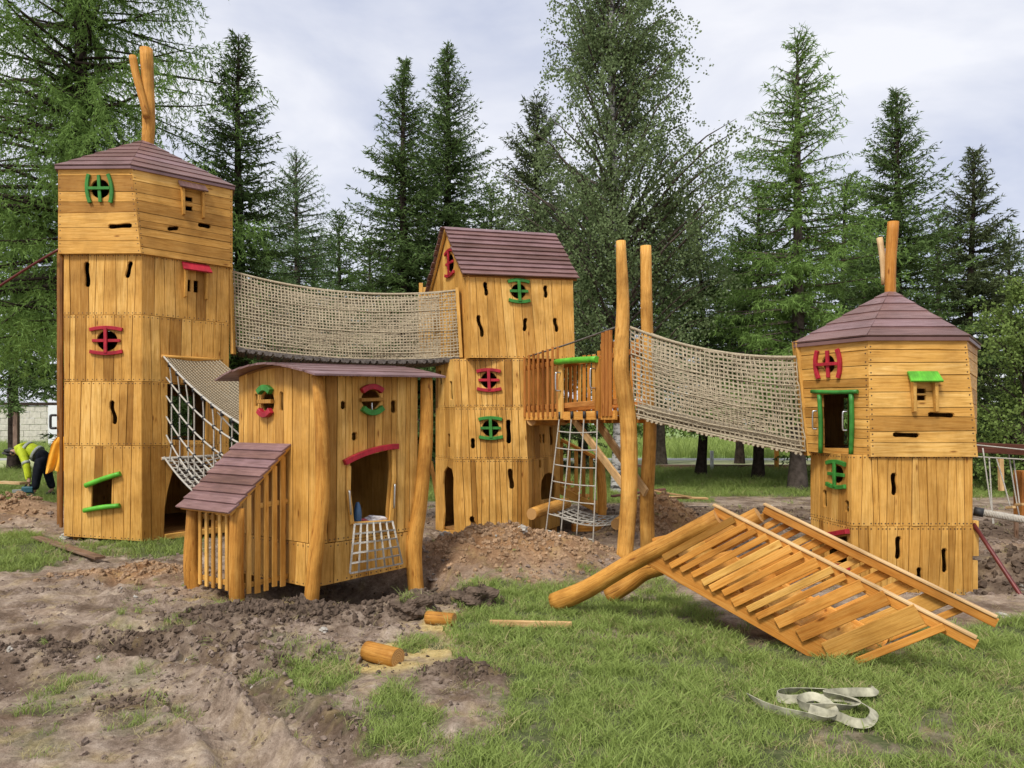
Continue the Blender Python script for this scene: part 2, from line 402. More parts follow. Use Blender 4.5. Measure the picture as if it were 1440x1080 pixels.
def piece(name, pan, v2, faces, t, off, mat, parent, horiz):
    used = sorted({i for f in faces for i in f}); ix = {q: k for k, q in enumerate(used)}; n = len(used)
    vs = [pan.pos(*v2[q], off) for q in used]+[pan.pos(*v2[q], off-t) for q in used]
    fs, uv = [], []; ou, ov = R(0, 50), R(0, 50)
    def U(q): return (ou+v2[q][1], ov+v2[q][0]) if horiz else (ou+v2[q][0], ov+v2[q][1])
    ed = {}
    for f in faces:
        a = (v2[f[1]][0]-v2[f[0]][0])*(v2[f[2]][1]-v2[f[0]][1])-(v2[f[1]][1]-v2[f[0]][1])*(v2[f[2]][0]-v2[f[0]][0])
        if a < 0: f = f[::-1]
        fs.append([ix[q] for q in f]); uv.append([U(q) for q in f])
        fs.append([n+ix[q] for q in f[::-1]]); uv.append([U(q) for q in f[::-1]])
        for i in range(len(f)):
            e = (f[i], f[(i+1) % len(f)])
            if (e[1], e[0]) in ed: del ed[(e[1], e[0])]
            else: ed[e] = 1
    for a, b in ed:
        fs.append([ix[b], ix[a], n+ix[a], n+ix[b]])
        ua, ub = U(a), U(b); uv.append([ub, ua, (ua[0]+t, ua[1]), (ub[0]+t, ub[1])])
    return mk(name, vs, fs, mat, parent, uv)
def widen(h, d):
    h = ccw(h); o = []
    for i in range(len(h)):
        p, q, r = Vector(h[i-1]), Vector(h[i]), Vector(h[(i+1) % len(h)]); n = Vector(((q-p).y+(r-q).y, -(q-p).x-(r-q).x))
        if n.length > 1e-9: n.normalize()
        o.append((q.x+n.x*d, q.y+n.y*d))
    return o
def cut_planks(name, pan, q, holes, clip, t, off, mat, parent, horiz, rim=.007):
    v2, comps = cut(q, holes, clip)
    if not holes:
        for cf in comps: piece(name, pan, v2, cf, t, off, mat, parent, horiz)
        return
    w2, fr = cut(q, [widen(h, rim) for h in holes], clip)
    cen = lambda v, cf: Vector((sum(v[f[0]][0] for f in cf)/len(cf), sum(v[f[0]][1] for f in cf)/len(cf)))
    backs = [piece(name, pan, v2, cf, t-rim, off-rim, mat, parent, horiz) for cf in comps]
    for cf in fr:
        o = piece(name, pan, w2, cf, rim-.0002, off, mat, parent, horiz)
        if not backs: continue
        k = min(range(len(comps)), key=lambda i: (cen(v2, comps[i])-cen(w2, cf)).length); me, m2 = backs[k].data, o.data
        n = len(me.vertices); V = [v.co[:] for v in me.vertices]+[v.co[:] for v in m2.vertices]; Fc = [list(p.vertices) for p in me.polygons]+[[n+i for i in p.vertices] for p in m2.polygons]
        uv = [d.uv[:] for d in me.uv_layers[0].data]; du = Vector(uv[0])-Vector(m2.uv_layers[0].data[0].uv); a0 = Vector(v2[comps[k][0][0]]); 
        uv += [d.uv[:] for d in m2.uv_layers[0].data]
        nm = bpy.data.meshes.new(name); nm.from_pydata(V, [], Fc); nm.materials.append(M[mat]); nm.uv_layers.new(name='UVMap').data.foreach_set('uv', [x for p in uv for x in p]); nm.update()
        backs[k].data = nm; bpy.data.objects.remove(o)
def slab(name, pan, q2, t, off, mat, parent, horiz=False, ch=.003, offs=None):
    """plain plank: quad in panel coordinates with a chamfered front face"""
    ce = Vector((sum(q[0] for q in q2)/4, sum(q[1] for q in q2)/4))
    q2 = ccw(list(q2)); o4 = offs or [off]*4
    inn = []
    for q in q2:
        d = Vector((ce.x-q[0], ce.y-q[1])); inn.append((q[0]+math.copysign(min(ch, abs(d.x)*.5), d.x), q[1]+math.copysign(min(ch, abs(d.y)*.5), d.y)))
    vs = [pan.pos(*q, o) for q, o in zip(inn, o4)]+[pan.pos(*q, o-ch) for q, o in zip(q2, o4)]+[pan.pos(*q, o-t) for q, o in zip(q2, o4)]
    fs = [(0, 1, 2, 3)]+[(4+i, 4+(i+1) % 4, (i+1) % 4, i) for i in range(4)]+[(8+i, 8+(i+1) % 4, 4+(i+1) % 4, 4+i) for i in range(4)]+[(11, 10, 9, 8)]
    ou, ov = R(0, 50), R(0, 50); al = inn+q2+q2
    f2 = (lambda q: (ou+q[1], ov+q[0])) if horiz else (lambda q: (ou+q[0], ov+q[1]))
    uv = [[f2(al[k]) for k in f] for f in fs]
    for k in range(5, 9): uv[k] = [(a+.02*(j > 1), b) for j, (a, b) in enumerate(uv[k])]
    return mk(name, vs, fs, mat, parent, uv)

def planks(parent, pan, n, horiz=False, holes=(), t=.026, mat='honey', gap=.0065, slant=.012, clip=None, screws=True, vary=.35, wallname='wall', margin=None):
    """one wall face: inner framing (own mesh) that carries one object for each plank"""
    U, V = pan.U, pan.V
    hs = []
    for h in holes:
        q = [pan.pix(*p) for p in h]
        if max(a for a, b in q) > 0 and min(a for a, b in q) < U and max(b for a, b in q) > 0 and min(b for a, b in q) < V: hs.append(q)
    fr_v, fr_f, fr_u = [], [], []
    vt = V-.02 if not clip else min(V*.5, .9)
    for off in (-t-.002, -t-.045): fr_v += [pan.pos(.03, .02, off), pan.pos(.08, .02, off), pan.pos(.08, vt, off), pan.pos(.03, vt, off)]
    for f in ((0, 1, 2, 3), (7, 6, 5, 4), (0, 4, 5, 1), (1, 5, 6, 2), (2, 6, 7, 3), (3, 7, 4, 0)):
        fr_f.append(f); fr_u.append([(fr_v[i].x, fr_v[i].z) for i in f])
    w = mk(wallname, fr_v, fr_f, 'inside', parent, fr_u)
    A = V if horiz else U; B = U if horiz else V
    ws = [1+R(-vary, vary) for _ in range(n)]; sw = sum(ws); e0, e1 = [0.], [0.]; x = 0
    for k in range(n-1):
        x += ws[k]/sw*A; s = R(-slant, slant); e0.append(x+s); e1.append(x-s)
    e0.append(A); e1.append(A)
    sv, sf = [], []
    for k in range(n):
        q = [(e0[k]+gap/2, .002), (e0[k+1]-gap/2, .002), (e1[k+1]-gap/2, B-.002), (e1[k]+gap/2, B-.002)]
        if horiz: q = [(b, a) for a, b in q]
        x0, x1 = min(p[0] for p in q), max(p[0] for p in q); y0, y1 = min(p[1] for p in q), max(p[1] for p in q)
        hh = [h for h in hs if max(p[0] for p in h) > x0 and min(p[0] for p in h) < x1 and max(p[1] for p in h) > y0 and min(p[1] for p in h) < y1]
        off = R(-.006, .003)
        if not hh and not clip: slab('plank', pan, q, t, off, mat, w, horiz)
        else:
            cut_planks('plank', pan, q, hh, clip, t, off, mat, w, horiz)
        if screws and not clip:
            for end in (.028, B-.028):
                for f in (.22, .78):
                    a = (e0[k]*(1-f)+e0[k+1]*f) if end < B/2 else (e1[k]*(1-f)+e1[k+1]*f)
                    u, v = (end, a) if horiz else (a, end)
                    if any(min(p[0] for p in h)-.01 < u < max(p[0] for p in h)+.01 and min(p[1] for p in h)-.01 < v < max(p[1] for p in h)+.01 for h in hs): continue
                    k0 = len(sv); r = .0085
                    c = [(u+r*math.cos(i*math.pi/3), v+r*math.sin(i*math.pi/3)) for i in range(6)]
                    sv += [pan.pos(*p, off+.0012) for p in c]; sf.append([k0+i for i in range(6)])
    if sv: tag(mk('screw_heads', sv, sf, 'screw', w), kind='stuff')
    return w
def prism2(name, pan, poly, off, t, mat, parent, horiz=False, ch=.004):
    """flat shape lying on a wall face: polygon in panel coordinates from off to off+t with chamfered front edge"""
    p = ccw(poly); n = len(p); cx = sum(q[0] for q in p)/n; cy = sum(q[1] for q in p)/n
    ins = []
    for i in range(n):
        a, b, c = Vector(p[i-1]), Vector(p[i]), Vector(p[(i+1) % n])
        d1 = (b-a).normalized(); d2 = (c-b).normalized(); nn = Vector((-d1.y-d2.y, d1.x+d2.x)); nn.normalize()
        ins.append((b.x+nn.x*ch, b.y+nn.y*ch))
    vs = [pan.pos(*q, off) for q in p]+[pan.pos(*q, off+t-ch) for q in p]+[pan.pos(*q, off+t) for q in ins]
    fs = [[(i), (i+1) % n, n+(i+1) % n, n+i] for i in range(n)]+[[n+i, n+(i+1) % n, 2*n+(i+1) % n, 2*n+i] for i in range(n)]+[[2*n+i for i in range(n)], [n-1-i for i in range(n)]]
    al = p+p+ins; g = (lambda q: (q[1], q[0])) if horiz else (lambda q: q)
    return mk(name, vs, fs, mat, parent, [[g(al[k]) for k in f] for f in fs])
def bar2(name, pan, pts, w, off, t, mat, parent):
    """bar of width w following a line of panel points"""
    P = [Vector(p) for p in pts]; l, r = [], []
    for i in range(len(P)):
        d = (P[min(i+1, len(P)-1)]-P[max(i-1, 0)]).normalized(); nn = Vector((-d.y, d.x))*w/2
        l.append(tuple(P[i]+nn)); r.append(tuple(P[i]-nn))
    return prism2(name, pan, l+r[::-1], off, t, mat, parent)
def round_window(tower, pan, cx, cy, rw, rh, col, vert=False, w=.045):
    """painted cross with two bowed bars over a round opening; (cx, cy) in photo pixels, half sizes in metres"""
    u, v = pan.pix(cx, cy)
    fr = bar2('window_frame', pan, [(u, v-rh*.95), (u, v+rh*.95)], w, .022 if not vert else .004, .022, col, tower)
    bar2('cross_bar', pan, [(u-rw*.86, v), (u+rw*.86, v)], w*.9, .004 if not vert else .022, .020, col, fr)
    for s in (-1, 1):
        if not vert: pts = [(u+rw*k, v+s*rh*(.98-.16*k*k)) for k in (-1, -.66, -.33, 0, .33, .66, 1)]
        else: pts = [(u+s*rw*(.98-.2*k*k), v+rh*k) for k in (-1, -.66, -.33, 0, .33, .66, 1)]
        bar2('bowed_bar', pan, pts, w*1.08, .003, .03, col, fr)
    return fr
def hood(tower, pan, x0, y0, x1, y1, yb, col, mat='honey', proj=.10):
    """little canopy window: sloping board on two side cheeks, around a recess; pixels of the roof board and of the cheek foot"""
    u0, vt = pan.pix(x0, y0); u1, _ = pan.pix(x1, y0); _, vb = pan.pix((x0+x1)/2, yb); _, vm = pan.pix((x0+x1)/2, y1)
    h = bpy.data.objects.new('window_hood', None)
    drop = max(.05, vt-vm)
    P = lambda u, v, o: pan.pos(u, v, o)
    q = [P(u0, vt, .004), P(u1, vt, .004), P(u1+.01, vt-drop, proj), P(u0-.01, vt-drop, proj)]
    nn = (q[1]-q[0]).cross(q[3]-q[0]).normalized()*-.022
    if nn.z < 0: nn = -nn
    vs = q+[p+nn for p in q]
    o = mk('window_hood', vs, [(0, 1, 2, 3)[::-1], (4, 5, 6, 7), (0, 1, 5, 4), (1, 2, 6, 5), (2, 3, 7, 6), (3, 0, 4, 7)], col, tower,
           [[(0, 0), (.3, 0), (.3, .15), (0, .15)]]*6)
    for s, uu in ((0, u0+.045), (1, u1-.045)):
        vs = []
        for du in (-.016, .016):
            vs += [P(uu+du, vt-.02, .003), P(uu+du, vt-drop-.004, proj*.8), P(uu+du, vb+.01, .05), P(uu+du, vb, .003)]
        mk('cheek', vs, [(0, 1, 2, 3)[::-1], (4, 5, 6, 7), (0, 1, 5, 4)[::-1], (1, 2, 6, 5)[::-1], (2, 3, 7, 6)[::-1], (3, 0, 4, 7)[::-1]], mat, o,
           [[(0, 0), (0, .1), (.1, .2), (0, .2)]]*6)
    return o
def handle(parent, p0, p1, n, r=.011, out=.05, mat='steel'):
    p0, p1, n = Vector(p0), Vector(p1), Vector(n)
    d = (p1-p0)*.12
    pts = [p0, p0+n*out*.8, p0+n*out+d, p1+n*out-d, p1+n*out*.8, p1]
    return tube('grab_handle', pts, r, mat, parent, 8, 18, 0, None)
# ---------------------------------------------------------------- ground
def hsh(i, j, s):
    n = (i.astype(np.int64)*374761393+j.astype(np.int64)*668265263+s*974711) & 0xffffffff
    n = n.astype(np.uint64); n = ((n ^ (n >> np.uint64(13)))*np.uint64(1274126177)) & np.uint64(0xffffffff)
    return ((n ^ (n >> np.uint64(16))) & np.uint64(0xffff)).astype(float)/65535.
def vn(x, y, s=0):
    i, j = np.floor(x), np.floor(y); fx, fy = x-i, y-j; fx = fx*fx*(3-2*fx); fy = fy*fy*(3-2*fy)
    a, b, c, d = hsh(i, j, s), hsh(i+1, j, s), hsh(i, j+1, s), hsh(i+1, j+1, s)
    return (a*(1-fx)+b*fx)*(1-fy)+(c*(1-fx)+d*fx)*fy
def fbm(x, y, f, o=4, s=0, g=.5):
    r = 0; a = 1; t = 0
    for k in range(o): r = r+a*vn(x*f+k*17.3, y*f-k*9.1, s+k); t += a; a *= g; f *= 2.03
    return r/t
def pip(x, y, poly):
    r = np.zeros(x.shape, bool); n = len(poly)
    for i in range(n):
        (x0, y0), (x1, y1) = poly[i], poly[(i+1) % n]
        if y0 == y1: continue
        r ^= ((y0 > y) != (y1 > y)) & (x < (x1-x0)*(y-y0)/(y1-y0)+x0)
    return r
def gp(*pts): return [tuple(G(*p))[:2] for p in pts]
LAWN = [gp((585, 1110), (640, 1042), (706, 1000), (700, 955), (640, 932), (652, 905), (640, 872), (690, 842), (770, 826), (860, 850), (960, 840), (1010, 868), (1040, 900),
           (1110, 915), (1250, 918), (1320, 888), (1440, 868), (1700, 850), (2100, 1110)),
        gp((512, 1030), (520, 975), (560, 958), (600, 975), (628, 1010), (610, 1050), (560, 1070), (520, 1060)),
        gp((395, 985), (400, 945), (440, 918), (490, 915), (505, 940), (470, 962), (430, 995)),
        gp((-60, 800), (-60, 752), (40, 750), (90, 768), (85, 795), (40, 808)),
        gp((95, 768), (180, 760), (290, 762), (280, 784), (170, 783), (110, 780)),
        gp((645, 838), (700, 822), (740, 822), (720, 850), (660, 862)),
        gp((900, 825), (935, 812), (950, 832), (920, 845)),
        gp((0, 700), (0, 640), (75, 642), (85, 690), (40, 705)),
        gp((560, 905), (600, 890), (640, 905), (600, 925), (560, 925))]
PATCH = [gp((170, 1020), (200, 985), (250, 1000), (230, 1030), (190, 1035)), gp((20, 1075), (20, 1035), (75, 1030), (90, 1060), (60, 1090)), gp((20, 985), (45, 955), (110, 960), (140, 985), (80, 1005)),
         gp((360, 905), (420, 900), (420, 915), (370, 920)), gp((130, 960), (190, 935), (215, 955), (180, 975)), gp((0, 1055), (0, 1020), (30, 1025), (40, 1060)),
         gp((290, 850), (330, 845), (335, 860), (300, 866)), gp((140, 880), (180, 872), (185, 888), (150, 892)), gp((330, 960), (350, 940), (400, 945), (380, 965)),
         gp((770, 820), (850, 812), (870, 825), (800, 835)), gp((205, 890), (240, 872), (260, 885), (230, 900))]
BARE = [gp((840, 915), (850, 880), (895, 885), (890, 912)), gp((1150, 1040), (1200, 1025), (1270, 1050), (1230, 1065)),
        gp((1000, 855), (1100, 880), (1130, 905), (1060, 900))]
def gauss(x, y, cx, cy, rx, ry, rot=0, p=2.):
    c, s = math.cos(rot), math.sin(rot); u = ((x-cx)*c+(y-cy)*s)/rx; v = (-(x-cx)*s+(y-cy)*c)/ry
    return np.exp(-(u*u+v*v)**(p/2))
def masks(x, y):
    g = np.zeros(x.shape); wx = .26*(fbm(x, y, 2.4, 4, 11)-.5); wy = .34*(fbm(x, y, 2.4, 4, 21)-.5)
    for q in range(4):
        jx = x+wx+(.10+.10*q)*(fbm(x, y, 8, 2, 12+q)-.5)*1.6; jy = y+wy+(.10+.12*q)*(fbm(x, y, 8, 2, 22+q)-.5)*1.8; gg = np.zeros(x.shape)
        for p in LAWN: gg = np.maximum(gg, pip(jx, jy, p)*1.)
        for p in PATCH: gg = np.maximum(gg, pip(jx, jy, p)*.5)
        g = g+gg*.25
    # the park behind the building site
    edge = 15.6+1.2*(fbm(x, y, .5, 3, 5)-.5)+np.where(x < -6, -1.0, 0)+np.where(x > 4.3, 1.5, 0)
    g = np.maximum(g, np.clip((y-edge)/.5, 0, 1))
    g = np.where((x > 6.5) & (y > 4) & (y < 17), g*np.clip((fbm(x, y, 1.1, 3, 8)-.38)*5, 0, 1)*(y < 6.9)+g*(y >= 17), g)
    for p in BARE: g = np.where(pip(jx, jy, p), g*.4, g)
    # worn patches in the lawn
    wear = fbm(x, y, 1.3, 4, 31); g = g*np.clip((wear-.2)*7, .55, 1)
    dry = np.clip((fbm(x, y, .9, 3, 41)-.5)*4, 0, 1)*(y < 9)+gauss(x, y, 2.9, 4.4, .9, .8)*.45*(y < 9)+gauss(x, y, 1.0, 6.1, .5, .6)*.6
    dark = np.maximum.reduce([gauss(x, y, -1.9, 6.65, 1.0, .42), 1.1*gauss(x, y, -1.75, 7.75, 1.05, .8), gauss(x, y, -.45, 7.0, .55, .3), .95*gauss(x, y, 3.0, 13.3, 4.2, 1.9, 0, 4),
        .9*gauss(x, y, -3.2, 5.5, .9, .3), .9*gauss(x, y, -.35, 5.05, .3, .2), .8*gauss(x, y, -1.35, 5.25, .6, .22), .8*gauss(x, y, -1.0, 4.25, .5, .12, -.8), .75*gauss(x, y, -2.3, 4.55, .3, .2), .7*gauss(x, y, -3.6, 6.1, .6, .15), gauss(x, y, 6.2, 8.4, 1.3, .9), .8*gauss(x, y, 7.5, 12, 1.6, 2.), .7*gauss(x, y, -2.3, 5.75, .8, .25),
        .8*gauss(x, y, -9.5, 14.2, 2., .8), gauss(x, y, 4.5, 8.4, 1.2, .9), .8*gauss(x, y, 1.2, 9.6, .6, .6), .8*gauss(x, y, .6, 11, 1.5, .6)])
    dark = np.clip(dark*1.25+(fbm(x, y, 2.1, 4, 51)-.5)*1.1-.2, 0, 1)
    ochre = np.maximum.reduce([gauss(x, y, .05, 9.25, 1.25, 1.25, 0, 3), gauss(x, y, -4.05, 8.3, .85, .42, 0, 3), gauss(x, y, 2.15, 11.3, .9, .8), .7*gauss(x, y, -8.6, 13.2, 1.2, .9), .55*gauss(x, y, 7.3, 9.6, 1.3, 1.4),
        .5*gauss(x, y, -3.1, 7.9, .6, .5)])
    ochre = np.clip(ochre*1.35+(fbm(x, y, 2.7, 3, 61)-.5)*.7-.1, 0, 1)
    saw = np.maximum.reduce([gauss(x, y, -.72, 5.55, .30, .22), .9*gauss(x, y, -.55, 6.25, .22, .3), .8*gauss(x, y, -.85, 5.2, .28, .12), .6*gauss(x, y, -2.95, 7.2, .12, .1), .5*gauss(x, y, 7.0, 8.9, .2, .1)])
    saw = np.clip(saw*1.7+(fbm(x, y, 9, 3, 71)-.5)*1.1-.1, 0, 1)*(g < .75)
    return g, dry, dark, ochre, saw
def height(x, y, g=None):
    if g is None: g = masks(x, y)[0]
    far = np.clip((17-y)/4, 0, 1)
    z = .05*(fbm(x, y, .45, 3, 3)-.5)*far
    bare = 1-np.clip(g*1.3, 0, 1)
    rough = fbm(x, y, 1.5, 5, 4, .55); ridg = 1-np.abs(2*fbm(x, y, 2.2, 4, 9)-1)
    left = np.clip((.6-x)/1.2, .15, 1)
    z = z+bare*far*left*(.13*(rough-.5)+.05*(ridg-.7))+bare*far*(.05*(fbm(x, y, 6, 5, 14, .66)-.5)+.30*np.maximum(0, fbm(x, y, 3.3, 6, 15, .66)-.56)*left)
    lump = lambda s: .35+1.3*fbm(x, y, 3.6, 6, s, .66)
    z = z+.33*gauss(x, y, .05, 9.5, 1.05, .8)*lump(1)+.2*gauss(x, y, -.55, 8.75, .75, .6)*lump(2)+.2*gauss(x, y, .5, 8.65, .65, .5)*lump(6)
    z = z+.10*gauss(x, y, -4.05, 8.3, .65, .33)*lump(7)+.52*gauss(x, y, 2.2, 11.5, .62, .7)*lump(8)+.36*gauss(x, y, -8.7, 13.2, 1.2, .8)*lump(10)
    z = z+.12*gauss(x, y, -1.95, 6.5, .75, .2)*lump(11)+.07*gauss(x, y, -1.0, 6.72, .5, .16)*lump(12)+.10*gauss(x, y, -.42, 7.02, .28, .2)*lump(13)+.13*gauss(x, y, -.85, 7.1, .16, .14)*lump(15)
    z = z+.10*gauss(x, y, -3.4, 5.3, .35, .22)*lump(16)+.07*gauss(x, y, -.35, 5.05, .25, .15)*lump(17)+.06*gauss(x, y, -2.5, 5.75, .7, .16)*lump(18)+.16*gauss(x, y, 6.2, 8.9, .9, .5)*lump(19)
    z = z-.42*gauss(x, y, -1.72, 7.82, .98, .82, 0, 4)-.16*gauss(x, y, -1.05, 7.85, .35, .35)-.33*gauss(x, y, 4.5, 8.7, 1.1, .95, 0, 4)-.22*gauss(x, y, 6.2, 8.1, 1.0, .38)-.25*gauss(x, y, 1.75, 10.0, .45, .4)-.2*gauss(x, y, .2, 12.2, 1.3, .9, 0, 4)
    # tyre ruts across the mud
    for (ax, ay), (bx, by), wd in (((-1.75, 4.9), (-.75, 3.75), .13), ((-2.05, 4.75), (-1.1, 3.55), .13), ((-3.4, 6.2), (-1.4, 5.35), .15), ((-3.6, 5.9), (-1.6, 5.05), .15)):
        dx, dy = bx-ax, by-ay; l = math.hypot(dx, dy); t = ((x-ax)*dx+(y-ay)*dy)/l; q = ((x-ax)*dy-(y-ay)*dx)/l
        q = q+.07*(fbm(x, y, 3, 2, 77)-.5)
        on = np.clip((t+.2)*3, 0, 1)*np.clip((l+.2-t)*3, 0, 1)
        z = z-on*.055*np.exp(-(q/wd)**4)+on*.045*np.exp(-((np.abs(q)-wd*1.35)/(wd*.45))**2)*(.5+fbm(x, y, 6, 3, 78))+on*.016*np.sin(t*58+np.abs(q)*30)*np.exp(-(q/wd)**4)
    return z
def gz(x, y):
    return float(height(np.array([float(x)]), np.array([float(y)]))[0])
xs = np.concatenate([-np.geomspace(7.4, 700, 42)[::-1], np.arange(-7.3, 7.3, .032), np.geomspace(7.4, 700, 42)])
ys = np.concatenate([[-30, -10, -4, 0, 1.5], np.arange(2.4, 8.2, .028), np.arange(8.2, 13, .05), np.arange(13, 19, .16), np.geomspace(19.2, 900, 46)])
X, Y = np.meshgrid(xs, ys); gm = masks(X, Y); Z = height(X, Y, gm[0])
Z = np.where(Y > 30, Z-.0, Z)
ny, nx = X.shape
me = bpy.data.meshes.new('ground'); me.vertices.add(nx*ny); me.vertices.foreach_set('co', np.stack([X, Y, Z], -1).ravel())
ii, jj = np.meshgrid(np.arange(ny-1), np.arange(nx-1), indexing='ij'); b0 = (ii*nx+jj).ravel()
fc = np.stack([b0, b0+1, b0+nx+1, b0+nx], 1)
me.loops.add(fc.size); me.loops.foreach_set('vertex_index', fc.ravel()); me.polygons.add(len(fc)); me.polygons.foreach_set('loop_start', np.arange(len(fc))*4)
me.polygons.foreach_set('use_smooth', np.ones(len(fc), bool))
for nm, a in zip(('grass', 'dry', 'dark', 'ochre', 'saw'), gm):
    me.attributes.new(nm, 'FLOAT', 'POINT').data.foreach_set('value', np.clip(a, 0, 1).ravel())
me.update(); me.validate()
ground = bpy.data.objects.new('ground', me); C.objects.link(ground); tag(ground, 'churned sandy soil and worn lawn of the building site', None, None, 'structure')
def groundmat():
    m, t, b, N, L = newmat('soil_and_turf')
    g = N('ShaderNodeNewGeometry'); P = g.outputs['Position']
    A = lambda n: N('ShaderNodeAttribute', attribute_name=n).outputs['Fac']
    def nz(s, d=5, r=.6):
        n = N('ShaderNodeTexNoise', i_Scale=s, i_Detail=d, i_Roughness=r); L(P, n.inputs['Vector']); return n.outputs['Fac']
    big, mid, fine, grit = nz(1.7, 7, .62), nz(6), nz(28, 6, .7), nz(120, 4, .7)
    r1 = ramp(N, [(.3, (.25, .19, .143)), (.5, (.385, .31, .243)), (.7, (.50, .42, .345))]); L(mid, r1.inputs[0])
    r2 = ramp(N, [(.35, (.62, .58, .55)), (.62, (1.08, 1.06, 1.05))]); L(fine, r2.inputs[0])
    r3 = ramp(N, [(.35, (.74, .72, .7)), (.65, (1.12, 1.12, 1.12))]); L(grit, r3.inputs[0])
    r0 = ramp(N, [(.40, (.50, .455, .42)), (.50, (.88, .86, .84)), (.6, (1.08, 1.07, 1.05))]); L(big, r0.inputs[0])
    c = mixc(N, L, 1., r1.outputs[0], r0.outputs[0], 'MULTIPLY')
    rd = ramp(N, [(.3, (.068, .045, .030)), (.7, (.165, .116, .080))]); L(mid, rd.inputs[0])
    ro = ramp(N, [(.3, (.26, .14, .065)), (.7, (.46, .28, .145))]); L(mid, ro.inputs[0])
    c = mixc(N, L, A('ochre'), c, ro.outputs[0]); c = mixc(N, L, A('dark'), c, rd.outputs[0])
    c = mixc(N, L, .9, c, r2.outputs[0], 'MULTIPLY'); c = mixc(N, L, .8, c, r3.outputs[0], 'MULTIPLY')
    rg = ramp(N, [(.3, (.035, .062, .014)), (.5, (.06, .095, .022)), (.7, (.11, .125, .045))]); L(fine, rg.inputs[0])
    # the meadow past the road is taller and lighter
    sx = N('ShaderNodeSeparateXYZ'); L(P, sx.inputs[0])
    fy = N('ShaderNodeMapRange'); fy.inputs['From Min'].default_value = 30; fy.inputs['From Max'].default_value = 34; L(sx.outputs['Y'], fy.inputs['Value'])
    rm = ramp(N, [(.35, (.15, .25, .06)), (.65, (.24, .36, .10))]); L(mid, rm.inputs[0])
    gc = mixc(N, L, fy.outputs[0], rg.outputs[0], rm.outputs[0])
    c = mixc(N, L, math_(N, L, 'MULTIPLY', A('grass'), .82), c, gc)
    rs = ramp(N, [(.35, (.46, .33, .11)), (.65, (.72, .56, .24))]); L(fine, rs.inputs[0])
    c = mixc(N, L, math_(N, L, 'MULTIPLY', A('saw'), .85), c, rs.outputs[0])
    L(c, b.inputs['Base Color']); b.inputs['Roughness'].default_value = .95; b.inputs['Specular IOR Level'].default_value = .15
    hs = math_(N, L, 'ADD', math_(N, L, 'MULTIPLY', fine, .6), math_(N, L, 'MULTIPLY', grit, .3)); hs = math_(N, L, 'ADD', hs, math_(N, L, 'MULTIPLY', mid, .8))
    bp = N('ShaderNodeBump', i_Strength=.9, i_Distance=.035); L(hs, bp.inputs['Height']); L(bp.outputs[0], b.inputs['Normal'])
    return m
M['ground'] = groundmat(); me.materials.append(M['ground'])

def strip(name, x0, x1, y0, y1, z, h, mat, label):
    vs = [(x0, y0, z), (x1, y0, z), (x1, y1, z), (x0, y1, z), (x0, y0, z+h), (x1, y0, z+h), (x1, y1, z+h), (x0, y1, z+h)]
    o = mk(name, vs, [(4, 5, 6, 7), (0, 1, 5, 4), (1, 2, 6, 5), (2, 3, 7, 6), (3, 0, 4, 7)], mat); return tag(o, label, None, None, 'structure')
M['verge'] = plain('dry_gravel_verge', (.38, .40, .20), .95, 0, 1.5, .4, .4)
M['asphalt'] = plain('pale_asphalt', (.36, .36, .33), .9, 0, 3, .2)
strip('verge', -60, 60, 27.6, 33.6, -.05, .07, 'verge', 'pale gravel verge in front of the country road')
strip('road', -60, 60, 33.6, 35.6, -.05, .075, 'asphalt', 'grey asphalt road behind the park trees')
strip('kerb', -14, 40, 27.2, 27.55, -.05, .22, 'grey_plank', 'dark low kerb board along the lawn edge')

# ---------------------------------------------------------------- scattered stuff
def scatter(name, pts, rot, scl, idx, protos, label):
    col = bpy.data.collections.new(name+'_kinds')
    for p in protos: col.objects.link(p)
    me = bpy.data.meshes.new(name); me.vertices.add(len(pts)); me.vertices.foreach_set('co', np.asarray(pts, float).ravel())
    me.attributes.new('rot', 'FLOAT_VECTOR', 'POINT').data.foreach_set('vector', np.asarray(rot, float).ravel())
    me.attributes.new('scl', 'FLOAT', 'POINT').data.foreach_set('value', np.asarray(scl, float))
    me.attributes.new('idx', 'INT', 'POINT').data.foreach_set('value', np.asarray(idx, np.int32))
    o = bpy.data.objects.new(name, me); C.objects.link(o); tag(o, label, None, None, 'stuff')
    ng = bpy.data.node_groups.new(name, 'GeometryNodeTree')
    ng.interface.new_socket('Geometry', in_out='INPUT', socket_type='NodeSocketGeometry'); ng.interface.new_socket('Geometry', in_out='OUTPUT', socket_type='NodeSocketGeometry')
    N = ng.nodes.new; gi, go, ci, ip = N('NodeGroupInput'), N('NodeGroupOutput'), N('GeometryNodeCollectionInfo'), N('GeometryNodeInstanceOnPoints')
    ci.inputs['Collection'].default_value = col; ci.inputs['Separate Children'].default_value = True; ci.inputs['Reset Children'].default_value = True
    ip.inputs['Pick Instance'].default_value = True
    def at(n, ty): a = N('GeometryNodeInputNamedAttribute'); a.data_type = ty; a.inputs['Name'].default_value = n; return [s for s in a.outputs if s.enabled][0]
    er = N('FunctionNodeEulerToRotation'); lk = ng.links.new
    lk(gi.outputs[0], ip.inputs['Points']); lk(ci.outputs[0], ip.inputs['Instance']); lk(at('idx', 'INT'), ip.inputs['Instance Index'])
    lk(at('rot', 'FLOAT_VECTOR'), er.inputs[0]); lk(er.outputs[0], ip.inputs['Rotation']); lk(at('scl', 'FLOAT'), ip.inputs['Scale']); lk(ip.outputs[0], go.inputs[0])
    o.modifiers.new('scatter', 'NODES').node_group = ng
    return o
